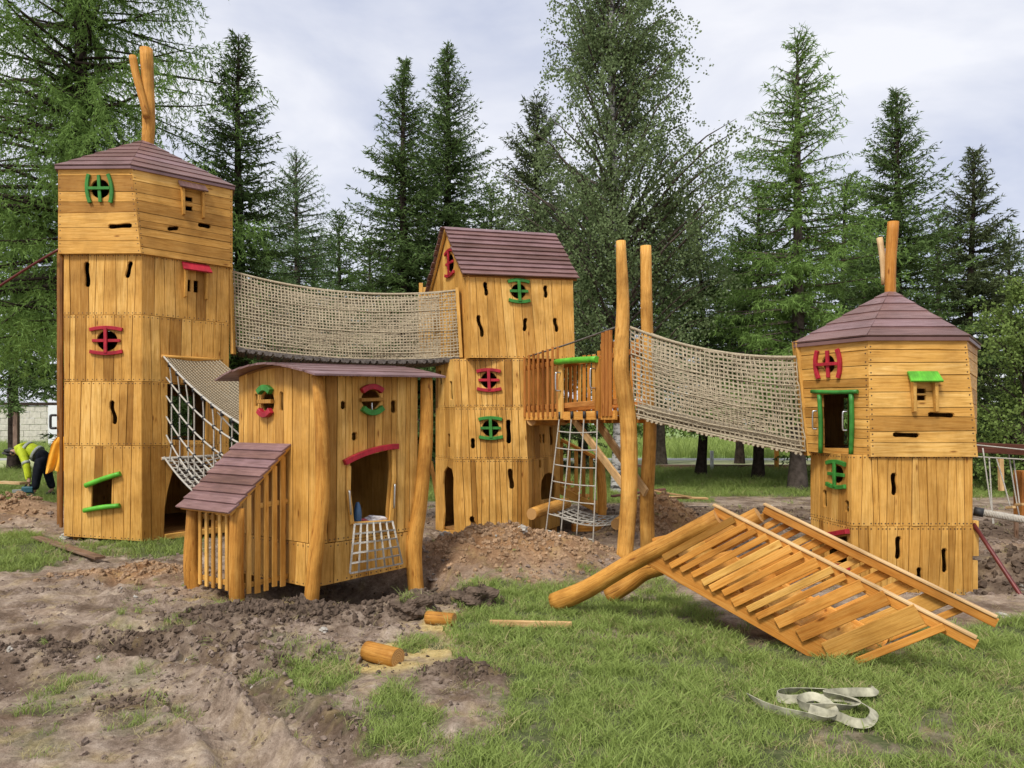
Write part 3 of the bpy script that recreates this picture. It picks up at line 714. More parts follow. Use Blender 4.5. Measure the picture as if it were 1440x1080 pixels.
def npmesh(name, V, faces, mat, smooth=False):
    me = bpy.data.meshes.new(name); me.vertices.add(len(V)); me.vertices.foreach_set('co', np.asarray(V, float).ravel())
    f = np.asarray(faces, np.int32); k = f.shape[1]
    me.loops.add(f.size); me.loops.foreach_set('vertex_index', f.ravel()); me.polygons.add(len(f)); me.polygons.foreach_set('loop_start', np.arange(len(f))*k)
    if smooth: me.polygons.foreach_set('use_smooth', np.ones(len(f), bool))
    me.materials.append(M[mat]); me.update(); return me
def tuft(name, n, h, spread, wd, mat, rg, lean=.5):
    vs, fs = [], []
    for k in range(n):
        a = rg.uniform(0, 6.28); r = spread*math.sqrt(rg.uniform()); x, y = r*math.cos(a), r*math.sin(a)
        d = rg.uniform(0, 6.28); hh = h*rg.uniform(.45, 1.1); ln = lean*rg.uniform(.2, 1.4)*hh; w = wd*rg.uniform(.6, 1.2)
        dx, dy = math.cos(d), math.sin(d); b = len(vs)
        tw = rg.uniform(0, 6.28); sx, sy = math.cos(tw), math.sin(tw)
        for t, q in ((0, 1), (.4, .95), (.75, .65), (1, .06)):
            cx, cy, cz = x+dx*ln*t*t, y+dy*ln*t*t, hh*(t-.28*lean*t*t)
            vs += [(cx-sx*w/2*q, cy-sy*w/2*q, cz), (cx+sx*w/2*q, cy+sy*w/2*q, cz)]
        for i in range(3): fs.append((b+2*i, b+2*i+1, b+2*i+3, b+2*i+2))
    return bpy.data.objects.new(name, npmesh(name, vs, fs, mat))
rg = np.random.default_rng(3)
tufts = [tuft('grass_tuft', 20, .085, .065, .0052, 'grass', rg, .8) for _ in range(4)]+[tuft('grass_tuft', 20, .135, .05, .006, 'grass', rg, .9) for _ in range(2)]+[tuft('grass_tuft', 12, .09, .06, .0045, 'grassdry', rg, 1.2) for _ in range(3)]
tall = [tuft('meadow_tuft', 26, .5, .28, .022, 'grass', rg, .5) for _ in range(3)]
def throw(x0, x1, y0, y1, dens):
    n = int((x1-x0)*(y1-y0)*dens); x = rg.uniform(x0, x1, n); y = rg.uniform(y0, y1, n); return x, y
pts, rot, scl, idx = [], [], [], []
for (x0, x1, y0, y1, dens, s0, s1) in ((-3.2, 3.4, 2.6, 5.2, 720, .6, 1.0), (-4, 5.2, 5.2, 8.2, 480, .65, 1.1), (-9, 8.5, 8.2, 14.5, 130, .8, 1.3), (-14, 16, 14.5, 19.5, 110, .9, 1.7), (-22, 24, 19.5, 27.2, 45, 1.4, 2.4)):
    x, y = throw(x0, x1, y0, y1, dens)
    vis = np.abs(x) < y*.70+.3; x, y = x[vis], y[vis]
    g, dry, dark, och, saw = masks(x, y)
    clump = np.clip((fbm(x, y, 5.5, 3, 91)-.30)*4.5, .3, 1)
    keep = rg.uniform(size=len(x)) < np.where(g > .05, g*clump, 0.03+.06*np.clip((fbm(x, y, 2.6, 3, 96)-.6)*8, 0, 1)); x, y, g, dry, clump = x[keep], y[keep], g[keep], dry[keep], clump[keep]
    z = height(x, y, masks(x, y)[0])
    pts.append(np.stack([x, y, z-.006], 1)); n = len(x)
    lay = np.where(g < .05, .75, .12); rot.append(np.stack([rg.normal(0, 1, n)*lay, rg.normal(0, 1, n)*lay, rg.uniform(0, 6.28, n)], 1))
    scl.append(rg.uniform(s0, s1, n)*(.65+.5*clump)*np.where(g < .4, .75, 1))
    i = rg.integers(0, 4, n); i = np.where(rg.uniform(size=n) < .34*(fbm(x, y, 1.7, 3, 95) > .48), rg.integers(4, 6, n), i); i = np.where(rg.uniform(size=n) < .10+.30*np.clip(dry, 0, 1)+.35*(g < .4)+.3*(g < .05), rg.integers(6, 9, n), i); idx.append(i)
scatter('grass', np.concatenate(pts), np.concatenate(rot), np.concatenate(scl), np.concatenate(idx), tufts, 'ragged green lawn grass in clumps')
x, y = throw(-45, 45, 35.8, 62, 3.2); n = len(x)
scatter('meadow_grass', np.stack([x, y, np.zeros(n)-.02], 1), np.stack([np.zeros(n), np.zeros(n), rg.uniform(0, 6.28, n)], 1), rg.uniform(.8, 1.7, n), rg.integers(0, 3, n), tall, 'tall light meadow grass beyond the road')

def clod(name, r, mat, rg, sub=2, jag=.05):
    import bmesh
    bm = bmesh.new(); bmesh.ops.create_icosphere(bm, subdivisions=sub, radius=r)
    s = rg.uniform(.6, 1.25, 3); ph = rg.uniform(0, 6, 9)
    for v in bm.verts:
        c = v.co/r; q = 1+.22*math.sin(3*c.x+ph[0])*math.sin(4*c.y+ph[1])+.16*math.sin(7*c.z+ph[2]+3*c.x)+.12*math.sin(9*c.y+ph[3]-5*c.z)+rg.normal(0, jag)
        v.co = Vector((c.x*s[0], c.y*s[1], c.z*s[2]*.75))*r*q
    me = bpy.data.meshes.new(name); bm.to_mesh(me); bm.free(); me.materials.append(M[mat])
    return bpy.data.objects.new(name, me)
clods = [clod('soil_clod', .03, m, rg) for m in ('clod', 'clod', 'clod', 'clod_dark', 'clod_dark', 'clod_dark', 'clod_ochre', 'clod_ochre', 'stone')]
pts, rot, scl, idx = [], [], [], []
for (x0, x1, y0, y1, dens, s0, s1) in ((-3.4, 1.0, 2.6, 5.2, 1300, .07, .50), (-5, 1.2, 5.2, 7.4, 900, .10, .75), (-7.5, 8.5, 7.4, 10.8, 520, .15, .85), (-10, 10, 10.8, 15.5, 130, .3, 1.2)):
    x, y = throw(x0, x1, y0, y1, dens); vis = np.abs(x) < y*.7+.3; x, y = x[vis], y[vis]
    g, dry, dark, och, saw = masks(x, y); clump = fbm(x, y, 3.1, 4, 101)
    keep = (rg.uniform(size=len(x)) < (1-g)*np.clip((clump-.47)*4.5+.5*dark+.5*och, .02, 1)) & (saw < .5)
    x, y, g, dark, och = x[keep], y[keep], g[keep], dark[keep], och[keep]; n = len(x)
    s = s0+(s1-s0)*rg.uniform(size=n)**4*(1+1.1*dark+.5*och)
    pts.append(np.stack([x, y, height(x, y, g)+.004*s], 1)); rot.append(rg.uniform(0, 6.28, (n, 3))*np.array((.15, .15, 1))); scl.append(s)
    i = rg.integers(0, 3, n); i = np.where(dark > .45, rg.integers(3, 6, n), i); i = np.where(och > .5, rg.integers(6, 8, n), i); i = np.where(rg.uniform(size=n) < .018, 8, i); idx.append(i)
# the dug banks are made of lumps
for (cx, cy, rx, ry, n, k0, k1, s0, s1) in ((-1.95, 6.48, .85, .22, 1100, 3, 6, .2, 1.35), (-1.0, 6.75, .55, .22, 450, 3, 6, .2, 1.2), (-.42, 7.02, .3, .22, 160, 3, 6, .2, 1.1), (-3.4, 5.35, .5, .25, 300, 3, 6, .15, .9), (-2.4, 5.75, .75, .18, 380, 3, 6, .15, .9), (-.35, 5.05, .28, .16, 200, 3, 6, .12, .75), (.05, 9.1, 1.2, .9, 2200, 6, 8, .15, 1.0), (-4.05, 8.28, .7, .3, 260, 6, 8, .3, 1.2), (6.1, 8.75, .9, .4, 240, 3, 6, .5, 2.2), (-1.3, 4.3, 1.2, .5, 260, 0, 3, .2, .8), (-3.2, 5.5, 1.0, .3, 420, 3, 6, .15, 1.0), (-1.35, 5.25, .6, .2, 260, 3, 6, .12, .8), (-2.3, 4.55, .3, .18, 120, 3, 6, .12, .7), (2.2, 11.4, .6, .6, 240, 6, 8, .4, 1.3), (-8.6, 13.1, 1., .6, 200, 6, 8, .5, 1.6), (-1.6, 5.5, .6, .25, 160, 0, 3, .3, 1.3)):
    x, y = rg.normal(cx, rx*.55, n), rg.normal(cy, ry*.6, n); g = masks(x, y)[0]; s = s0+(s1-s0)*rg.uniform(size=n)**3
    pts.append(np.stack([x, y, height(x, y, g)+.006*s], 1)); rot.append(rg.uniform(0, 6.28, (n, 3))); scl.append(s); idx.append(rg.integers(k0, k1, n))
scatter('soil_crumbs', np.concatenate(pts), np.concatenate(rot), np.concatenate(scl), np.concatenate(idx), clods, 'loose crumbs and clods of dug soil')

# ---------------------------------------------------------------- trees
def tris(p, d, l, w, rg, quad=False):
    n = len(p); d = d/(np.linalg.norm(d, axis=1)[:, None]+1e-9)
    s = np.cross(d, rg.normal(size=(n, 3))); s /= np.linalg.norm(s, axis=1)[:, None]+1e-9
    l = np.asarray(l)[:, None] if np.ndim(l) else l; w = np.asarray(w)[:, None] if np.ndim(w) else w
    if quad:
        V = np.stack([p, p+d*l*.45-s*w/2, p+d*l, p+d*l*.45+s*w/2], 1); k = 4
    else:
        V = np.stack([p-s*w/2, p+s*w/2, p+d*l], 1); k = 3
    return V.reshape(-1, 3), np.arange(n*k).reshape(n, k)
def tree_thing(name, label, x, y, group, wood_v, wood_f, lv, lf, tint, mbark, mleaf):
    z = gz(x, y) if y < 19 else 0.
    t = empty(name, label, 'tree', (x, y, z-.05), group)
    a = bpy.data.objects.new('trunk', npmesh('trunk', np.concatenate(wood_v), np.concatenate(wood_f), mbark, True)); C.objects.link(a); a.parent = t
    if mbark == 'birch':
        n0 = sum(len(q) for q in wood_f[:9]); n1 = sum(len(q) for q in wood_f[9:]); a.data.materials.append(M['bark2']); a.data.polygons.foreach_set('material_index', [0]*n0+[1]*n1)
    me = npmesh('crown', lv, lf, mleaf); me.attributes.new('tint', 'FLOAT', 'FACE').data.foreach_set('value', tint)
    b = bpy.data.objects.new('crown', me); C.objects.link(b); b.parent = t
    return t
def cone(P, r0, r1, wv, wf, base, seg=4):
    """tapered limb along points; returns new vertex count"""
    P = np.asarray(P, float); n = len(P); T = np.gradient(P, axis=0); T /= np.linalg.norm(T, axis=1)[:, None]+1e-9
    x = np.cross(T, (.13, .31, .94) if abs(T[0][2]) < .8 else (1., .1, 0)); x /= np.linalg.norm(x, axis=1)[:, None]+1e-9; yv = np.cross(T, x)
    r = np.linspace(r0, r1, n)[:, None]
    wv.append(np.stack([P+r*(x*math.cos(a)+yv*math.sin(a)) for a in np.arange(seg)*2*math.pi/seg], 1).reshape(-1, 3))
    i = np.arange(n-1)[:, None]*seg+base
    for k in range(seg): j = (k+1) % seg; wf.append(np.concatenate([i+k, i+j, i+seg+j, i+seg+k], 1))
    return base+n*seg
def conifer(px, Yd, top_y, rpx, label, seed, kind='spruce', mat=None, z0=.08, whorl=.27, nb=9, trunk=None, bark=None, power=.85, dens=1., low_r=1., asym=.0, height_m=None, size=1., hang=1., shape=None, crown_top=0):
    rg = np.random.default_rng(seed); x0 = (px-720)*Yd/F
    Ht = height_m or (H+(HY-top_y)*Yd/F); Rm = rpx*Yd/F; larch = kind == 'larch'
    wv, wf, base = [], [], 0; tr = trunk or .0135*Ht+.04
    bend = rg.normal(0, .05, 2)
    zz = np.linspace(0, Ht, 14); axis = np.stack([bend[0]*np.sin(zz*.5), bend[1]*np.sin(zz*.4+1), zz], 1)
    rr = 0
    P = axis; n = len(P); rads = tr*(1-np.linspace(0, 1, n))**.8+.012; rads[0] *= 1.35
    T = [math.cos(a) for a in np.arange(9)*2*math.pi/9]; Sn = [math.sin(a) for a in np.arange(9)*2*math.pi/9]
    wv.append(np.concatenate([np.stack([P[i, 0]+rads[i]*np.array(T), P[i, 1]+rads[i]*np.array(Sn), np.full(9, P[i, 2])], 1) for i in range(n)]))
    i = np.arange(n-1)[:, None]*9
    for k in range(9): j = (k+1) % 9; wf.append(np.concatenate([i+k, i+j, i+9+j, i+9+k], 1))
    base = n*9
    lp, ld, ll, lw, lt = [], [], [], [], []
    z = Ht*z0
    while z < Ht-.12:
        h = (z-Ht*z0)/(Ht*(1-z0)); f = 1-h
        prof = (f**power) if shape is None else np.interp(h, *shape)
        Lb = Rm*prof*(1 if h > .25 else low_r+(1-low_r)*h/.25)
        cnt = nb if h < .9 else max(3, nb-2)
        for k in range(cnt):
            az = rg.uniform(0, 6.28); L_ = (Lb*rg.uniform(.62, 1.15)+.10)*(1+asym*math.cos(az)); hz = z+rg.uniform(-.5, .5)*whorl
            if rg.uniform() < .06: L_ *= .5
            e = np.interp(h, (0, .45, .8, 1), (-.28, -.05, .35, 1.1)) if not larch else np.interp(h, (0, .5, .85, 1), (-.12, .05, .35, 1.0))
            e += rg.normal(0, .1); m = max(4, int(L_/.13)); t = np.linspace(0, 1, m)
            dr = (.22 if not larch else .12)*f; ut = (.20 if not larch else .06)
            fw = np.array((math.cos(az), math.sin(az), 0)); sd_ = np.array((-fw[1], fw[0], 0))
            ax = np.interp(hz, zz, axis[:, 0]), np.interp(hz, zz, axis[:, 1])
            ce = math.cos(e)
            Pb = np.array((ax[0], ax[1], hz))+fw*(L_*t*ce)[:, None]+sd_*(L_*.08*np.sin(t*3+rg.uniform(0, 6)))[:, None]; Pb[:, 2] += L_*(math.sin(e)*t-dr*t**1.6+ut*t**3)
            base = cone(Pb[::max(1, m//4)], .012+.012*L_, .004, wv, wf, base, 3)
            # branchlets
            tb = np.repeat(t[1:], 2); Pq = np.repeat(Pb[1:], 2, 0); sg = np.tile((-1., 1.), m-1)
            nB = len(tb)
            if larch:
                bl = rg.uniform(.14, .62, nB)*(.35+.65*f)*min(1, .4+L_*.35)*hang
                bd = fw*.25+sd_*(sg*rg.uniform(.1, .65, nB))[:, None]; bd[:, 2] += -rg.uniform(.3, 1.3, nB)*(.3+.7*f)*hang+.25*h
            else:
                bl = (.25*L_*(1-.72*tb)+.09)*rg.uniform(.6, 1.15, nB)*np.where(rg.uniform(size=nB) < .12, .5, 1)
                bd = fw*.75+sd_*(sg*rg.uniform(.5, .95, nB))[:, None]; bd[:, 2] += -rg.uniform(.05, .75, nB)*f+.1
            bd /= np.linalg.norm(bd, axis=1)[:, None]
            step = (.040 if not larch else .034)/dens
            cn = np.maximum(2, (bl/step).astype(int)); rep = np.repeat(np.arange(nB), cn); q = rg.uniform(0, 1, len(rep))
            pos = Pq[rep]+bd[rep]*(bl[rep]*q)[:, None]; pos[:, 2] -= (bl[rep]*q)**2*(.5 if not larch else .25)
            pos += rg.normal(0, .012, pos.shape)
            nd = bd[rep]*.9+rg.normal(0, .55, pos.shape)
            if larch: nd += rg.normal(0, .35, pos.shape)
            lp.append(pos); ld.append(nd); s = len(pos)
            ll.append(rg.uniform(.6, 1.25, s)*(.15 if not larch else .125)*size); lw.append(rg.uniform(.6, 1.25, s)*(.044 if not larch else .028)*size)
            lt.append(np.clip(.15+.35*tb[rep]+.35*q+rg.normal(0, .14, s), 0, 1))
            # needles along the branch itself
            mm = int(L_/.03)
            if mm > 1:
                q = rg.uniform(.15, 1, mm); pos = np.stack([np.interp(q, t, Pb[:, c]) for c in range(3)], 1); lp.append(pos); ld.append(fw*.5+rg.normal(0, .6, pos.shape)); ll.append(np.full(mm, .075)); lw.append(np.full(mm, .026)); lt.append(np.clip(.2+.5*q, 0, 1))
        z += whorl*rg.uniform(.7, 1.3)*(.62+.5*f)
        if crown_top and z > crown_top: break
    # leader
    q = rg.uniform(Ht-.9, Ht, 60); pos = np.stack([np.interp(q, zz, axis[:, 0]), np.interp(q, zz, axis[:, 1]), q], 1); lp.append(pos); d = rg.normal(0, .5, pos.shape); d[:, 2] += .7; ld.append(d); ll.append(np.full(60, .07)); lw.append(np.full(60, .02)); lt.append(np.full(60, .6))
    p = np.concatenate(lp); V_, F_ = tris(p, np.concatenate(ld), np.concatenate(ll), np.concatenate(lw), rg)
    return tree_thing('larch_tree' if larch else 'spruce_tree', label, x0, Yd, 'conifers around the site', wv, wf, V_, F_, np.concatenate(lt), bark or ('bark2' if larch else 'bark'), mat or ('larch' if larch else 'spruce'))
def broadleaf(name, px, Yd, Ht, label, seed, shape, mleaf, mbark, nbr=120, leaf=.065, nleaf=34, droop=.6, trunk=.16, z0=.12, lift=.8):
    """shape: (height fractions, crown radii in metres)"""
    rg = np.random.default_rng(seed); x0 = (px-720)*Yd/F; wv, wf, base = [], [], 0
    zz = np.linspace(0, Ht, 12); axis = np.stack([.12*np.sin(zz*.45+seed), .1*np.sin(zz*.6), zz], 1)
    n = 12; rads = trunk*(1-np.linspace(0, 1, n))**.9+.012
    a = np.arange(9)*2*math.pi/9
    wv.append(np.concatenate([np.stack([axis[i, 0]+rads[i]*np.cos(a), axis[i, 1]+rads[i]*np.sin(a), np.full(9, zz[i])], 1) for i in range(n)]))
    i = np.arange(n-1)[:, None]*9
    for k in range(9): j = (k+1) % 9; wf.append(np.concatenate([i+k, i+j, i+9+j, i+9+k], 1))
    base = n*9; lp, ld, lt = [], [], []
    for b in range(nbr):
        h = z0+(1-z0)*rg.uniform()**.85; az = rg.uniform(0, 6.28); Rm = np.interp(h, *shape)*rg.uniform(.55, 1.12)
        st = max(.05, h-Rm*lift/Ht)*Ht; fw = np.array((math.cos(az), math.sin(az), 0)); t = np.linspace(0, 1, 9)
        P = np.array((np.interp(st, zz, axis[:, 0]), np.interp(st, zz, axis[:, 1]), st))+fw*(Rm*t)[:, None]; P[:, 2] += (h*Ht-st)*1.35*t-.35*(h*Ht-st)*t**3
        P += np.cumsum(rg.normal(0, .035, P.shape), 0)
        base = cone(P[::2], .01+.018*Rm, .005, wv, wf, base, 3)
        nt_ = int(6+Rm*7); ts = rg.uniform(.22, 1, nt_)
        for q in ts:
            p0 = np.array([np.interp(q, t, P[:, c]) for c in range(3)]); ln = rg.uniform(.25, .95)*min(1., .5+Rm*.3)
            d = fw*rg.uniform(0, .7)+rg.normal(0, .45, 3); d[2] -= droop*rg.uniform(.4, 1.5); d /= np.linalg.norm(d)
            k = int(nleaf*ln*rg.uniform(.6, 1.2))+2; s = rg.uniform(0, 1, k)
            pos = p0+d*(s*ln)[:, None]+rg.normal(0, .055, (k, 3)); pos[:, 2] -= droop*.35*ln*s**2
            lp.append(pos); dd = rg.normal(0, .7, (k, 3)); dd[:, 2] -= .45; ld.append(dd); lt.append(np.clip(rg.normal(.45, .2, k)+rg.normal(0, .1), 0, 1))
    p = np.concatenate(lp); m = len(p)
    V_, F_ = tris(p, np.concatenate(ld), rg.uniform(.7, 1.25, m)*leaf, rg.uniform(.5, .85, m)*leaf, rg, True)
    return tree_thing(name, label, x0, Yd, 'broadleaved trees', wv, wf, V_, F_, np.concatenate(lt), mbark, mleaf)

conifer(108, 16.5, -360, 290, 'tall larch with drooping sprays, its dark trunk behind the tallest tower', 101, 'larch', z0=.245, hang=1.55, trunk=.235, dens=1.0, power=.5, bark='bark', whorl=.36, nb=9)
conifer(338, 19.5, 48, 132, 'dark spruce just right of the tallest tower top', 102, 'spruce', power=.8)
conifer(418, 25, 218, 105, 'small feathery larch above the left rope bridge', 103, 'larch', 'larch_b', z0=.05, power=.55)
conifer(568, 22, 84, 142, 'narrow pointed spruce left of the twin spruces', 104, 'spruce', power=.88)
conifer(630, 24, 64, 142, 'tallest twin spruce rising behind the gabled tower', 105, 'spruce', power=.80)
conifer(757, 24, 148, 95, 'brownish dark spruce right of the gabled roof', 106, 'spruce', 'spruce_b', power=.45)
broadleaf('birch_tree', 866, 18.2, 15.6, 'tall airy birch with pale trunk behind the two tall poles', 107, ((0, .12, .3, .5, .58, .66, .8, 1.), (1.1, 2.0, 2.6, 2.7, 2.1, 1.55, 1.5, .3)), 'birchleaf', 'birch', nbr=275, leaf=.074, nleaf=40, droop=.85, trunk=.15, z0=.2)
conifer(985, 23.8, 300, 120, 'dark spruce with thick trunk behind the right rope bridge', 108, 'spruce', z0=.31)
conifer(1067, 22, 260, 125, 'low-branched spruce between birch and tall larch', 109, 'spruce', z0=.29)
conifer(1122, 18.7, 52, 150, 'open-branched larch with grey trunk left of the octagonal tower', 110, 'larch', z0=.21, trunk=.19, power=.62, dens=1.15, whorl=.32, nb=9, size=1.2, hang=.85)
conifer(1262, 21, 126, 150, 'spruce directly behind the chimney pole of the octagonal tower', 111, 'spruce', power=.8, z0=.05)
conifer(1365, 22, 213, 132, 'brownish spruce at the far right above the rope course', 112, 'spruce', 'spruce_b', power=.82, z0=.10)
broadleaf('bushy_tree', 1442, 18, 5.2, 'rounded leafy tree cut by the right picture edge', 113, ((0, .2, .5, .8, 1.), (.8, 1.3, 1.5, 1.2, .3)), 'bushleaf', 'bark', nbr=90, leaf=.08, nleaf=26, droop=.2)
fill = [(440, 33, 330, 130, 'larch', 'light larch far behind the left rope bridge'), (590, 27, 300, 130, 'larch', 'yellowish larch low in front of the twin spruces'), (1230, 31, 300, 130, 'larch', 'larch far behind the octagonal tower roof'), (20, 26, 250, 130, 'spruce', 'dense spruce at the far left edge behind the worker'), (215, 27, 210, 120, 'spruce', 'spruce hidden behind the tallest tower shaft'), (300, 29, 300, 110, 'larch', 'larch behind the left end of the rope bridge'),
        (478, 28, 305, 90, 'spruce', 'low bluish spruce over the middle of the left rope bridge'), (520, 24, 330, 95, 'larch', 'light larch left of the gabled house, low behind the net'), (690, 29, 260, 90, 'spruce', 'spruce behind the gabled house roof'),
        (820, 28, 250, 110, 'spruce', 'spruce behind the birch stem'), (930, 30, 280, 110, 'larch', 'larch deep behind the two tall poles'), (1185, 26, 250, 110, 'spruce', 'spruce left behind the octagonal tower roof'),
        (1320, 28, 300, 100, 'larch', 'larch between the two right spruces'), (1420, 26, 330, 90, 'spruce', 'spruce at the right picture edge'), (375, 31, 330, 80, 'spruce', 'far spruce between dark spruce and feathery larch'), (1040, 31, 330, 90, 'spruce', 'far spruce low behind the right rope bridge')]
for k, (px, yd, ty, rp, kd, lb) in enumerate(fill):
    conifer(px, yd, ty, rp, lb, 200+k, kd, z0=.33 if px < 150 else .10 if px < 800 else .36 if px < 1150 else .2, dens=.7, whorl=.36, nb=8, size=1.35, power=.6)
# far hedge closing the view beyond the meadow
lp = []; rg2 = np.random.default_rng(77)
for k in range(150):
    cx = -75+k*1.0+rg2.uniform(-.6, .6); hh = rg2.uniform(2.2, 4.5)+1.2*math.sin(k*.21); n = 240
    q = rg2.normal(0, 1, (n, 3))*np.array((.75, .5, hh*.28))+np.array((cx, 78+rg2.uniform(-2, 2), hh*.5)); lp.append(q)
p = np.concatenate(lp); p[:, 2] = np.abs(p[:, 2]); m = len(p); V_, F_ = tris(p, rg2.normal(size=(m, 3)), rg2.uniform(.25, .5, m), rg2.uniform(.2, .35, m), rg2, True)
hm = npmesh('far_hedge', V_, F_, 'bushleaf'); hm.attributes.new('tint', 'FLOAT', 'FACE').data.foreach_set('value', rg2.uniform(.1, .6, m)); ho = bpy.data.objects.new('far_hedge', hm); C.objects.link(ho); tag(ho, 'far line of trees closing the meadow', None, None, 'stuff')
# ---------------------------------------------------------------- towers
def ngon_slab(name, pts, z, t, mat, parent):
    n = len(pts); vs = [(p[0], p[1], z) for p in pts]+[(p[0], p[1], z+t) for p in pts]
    fs = [list(range(n-1, -1, -1)), list(range(n, 2*n))]+[(i, (i+1) % n, n+(i+1) % n, n+i) for i in range(n)]
    return mk(name, vs, fs, mat, parent, [[(vs[k][0], vs[k][1]) for k in f] for f in fs])
def grow(pts, s):
    cx = sum(p[0] for p in pts)/len(pts); cy = sum(p[1] for p in pts)/len(pts)
    return [(cx+(p[0]-cx)*s, cy+(p[1]-cy)*s) for p in pts]
def storeys(root, rings, vis, holes, horiz=False, mat='honey', slant=.014, rear_holes=()):
    """rings: (z, corners) from the bottom up; vis: face index -> plank count; returns panels[(tier, face)]"""
    out = {}
    for i in range(len(rings)-1):
        (z0, a), (z1, b) = rings[i], rings[i+1]; n = len(a)
        for k in range(n):
            j = (k+1) % n
            zz = lambda p, z: (p[0], p[1], z+(p[2] if len(p) > 2 else 0))
            pan = Panel(zz(a[k], z0), zz(a[j], z0), zz(b[j], z1), zz(b[k], z1)); out[(i, k)] = pan
            if k in vis: planks(root, pan, vis[k] if not isinstance(vis[k], (list, tuple)) else vis[k][i], horiz, holes.get(k, ()), mat=mat, slant=slant if not horiz else .006)
            else:
                hs = [[pan.pix(*p) for p in h] for h in rear_holes]
                hs = [h for h in hs if max(p[0] for p in h) > 0 and min(p[0] for p in h) < pan.U and max(p[1] for p in h) > 0 and min(p[1] for p in h) < pan.V]
                v2, cs = cut([(.01, .003), (pan.U-.01, .003), (pan.U-.01, pan.V-.003), (.01, pan.V-.003)], hs)
                for cf in cs: piece('rear_wall', pan, v2, cf, .025, 0, mat, root, False)
    return out
def pyramid(root, eave, ze, apex, rows, mat='roof', over=1.03, lap=.016):
    """pyramid roof of lapped boards; the carcass is the roof part, each board a sub-part"""
    E = [Vector((p[0], p[1], ze+(p[2] if len(p) > 2 else 0))) for p in eave]; A = Vector(apex); n = len(E)
    cen = sum(E, Vector())/n; E = [cen+(e-cen)*over for e in E]
    ro = mk('roof', [e-Vector((0, 0, .045)) for e in E]+[A-Vector((0, 0, .05))]+[e-Vector((0, 0, .01)) for e in E], [list(range(n-1, -1, -1))]+[(i, (i+1) % n, n+1+(i+1) % n, n+1+i) for i in range(n)]+[(n+1+i, n+1+(i+1) % n, n) for i in range(n)], mat, root,
            None)
    for k in range(n):
        a, b = E[k], E[(k+1) % n]; nn = (b-a).cross(A-a).normalized()
        if nn.z < 0: nn = -nn
        for r in range(rows):
            t0, t1 = r/rows, min(1, (r+1.12)/rows); g = R(-.002, .002)
            q = [a.lerp(A, t0)+nn*(lap+g), b.lerp(A, t0)+nn*(lap+g), b.lerp(A, t1)+nn*.003, a.lerp(A, t1)+nn*.003]
            if r == rows-1: q = [q[0], q[1], A.lerp(b, .012)+nn*.004, A.lerp(a, .012)+nn*.004]
            vs = q+[p-nn*.016 for p in q]; w = (b-a).length; ou, ov = R(0, 40), R(0, 40); hgt = (q[3]-q[0]).length
            u = [(ou, ov), (ou, ov+w), (ou+hgt, ov+w*.85), (ou+hgt, ov+w*.15)]
            fs = [(0, 1, 2, 3), (7, 6, 5, 4), (4, 5, 1, 0), (5, 6, 2, 1), (6, 7, 3, 2), (7, 4, 0, 3)]
            mk('roof_board', vs, fs, mat, ro, [[u[f % 4] for f in ff] for ff in fs])
    return ro

# --- the tallest tower (left)
TL = empty('wooden_tower', 'tallest leaning tower with wide plank head and brown pyramid roof, at left', 'playground tower', (-5.5, 11.8, 0), 'plank play towers')
bl_ = [(-6.14, 10.52), (-5.06, 10.50), (-4.20, 11.40), (-4.9, 12.9), (-5.7, 13.2), (-6.72, 12.2)]
rL = [(.03, [(p[0], p[1], dz) for p, dz in zip(bl_, (.07, 0, .0, 0, 0, 0))]), (1.34, bl_), (2.22, grow(bl_, .997)), (3.13, grow(bl_, 1.003)), (3.97, bl_)]
hL = {0: [slot(122, 368, 123, 404, 6, .25), slot(184, 367, 178, 391, 6, .1), circ(150.3, 479, 14.5), slot(157, 563, 161, 597, 6, .5), [(129, 680), (157, 672), (156, 711), (128, 712.5)]],
      1: [[(262.5, 393), (268, 393.5), (267.5, 410), (262.5, 409.5)], [(272.7, 394.5), (278.6, 395), (278.4, 411.5), (272.8, 411)],
          [(235.5, 540), (291, 543), (289, 620), (236, 618)],
          [(231, 764), (231, 745), (232, 715), (236, 690), (243, 664), (252, 651), (268, 644), (285, 646), (296, 658), (301, 690), (301, 764)]]}
pL = storeys(TL, rL, {0: (8, 9, 9, 9), 1: (9, 8, 9, 8)}, hL, rear_holes=[[(238, 557), (272, 557), (272, 613), (238, 613)]])
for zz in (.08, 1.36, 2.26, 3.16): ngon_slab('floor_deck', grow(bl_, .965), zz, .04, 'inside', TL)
beam('sill_board', pL[(0, 1)].hit(232, 755, .012), pL[(0, 1)].hit(306, 745, .012), .05, .075, 'honey', TL)
hb = grow(bl_, 1.045); ht = [(-6.19, 10.47), (-5.06-.12, 10.45), (-4.14, 11.38), (-4.85, 12.98), (-5.72, 13.3), (-6.85, 12.2)]
hb = [(-6.19, 10.47), (-5.04, 10.44), (-4.14, 11.38), (-4.85, 12.98), (-5.72, 13.3), (-6.85, 12.2)]
hHd = {0: [circ(140.5, 265.5, 13), slot(152, 318.5, 185.5, 317, 6, .12)], 1: [slot(235.5, 322, 251.5, 320.5, 5.5), slot(278.5, 315.5, 296.5, 319, 5.5), [(260, 276), (270.5, 278), (270.5, 284), (260, 282)], [(260, 289), (270.5, 290.5), (270.5, 297), (260, 295.5)]]}
pLh = storeys(TL, [(3.955, hb), (5.14, ht)], {0: 7, 1: 9}, hHd, horiz=True)
ngon_slab('floor_deck', grow(hb, .97), 3.975, .03, 'inside', TL)
pyramid(TL, ht, 5.15, (-5.64, 11.75, 5.98), 7)
round_window(TL, pLh[(0, 0)], 140.5, 265.5, .18, .195, 'green', True)
round_window(TL, pL[(2, 0)], 150, 479, .225, .18, 'red')
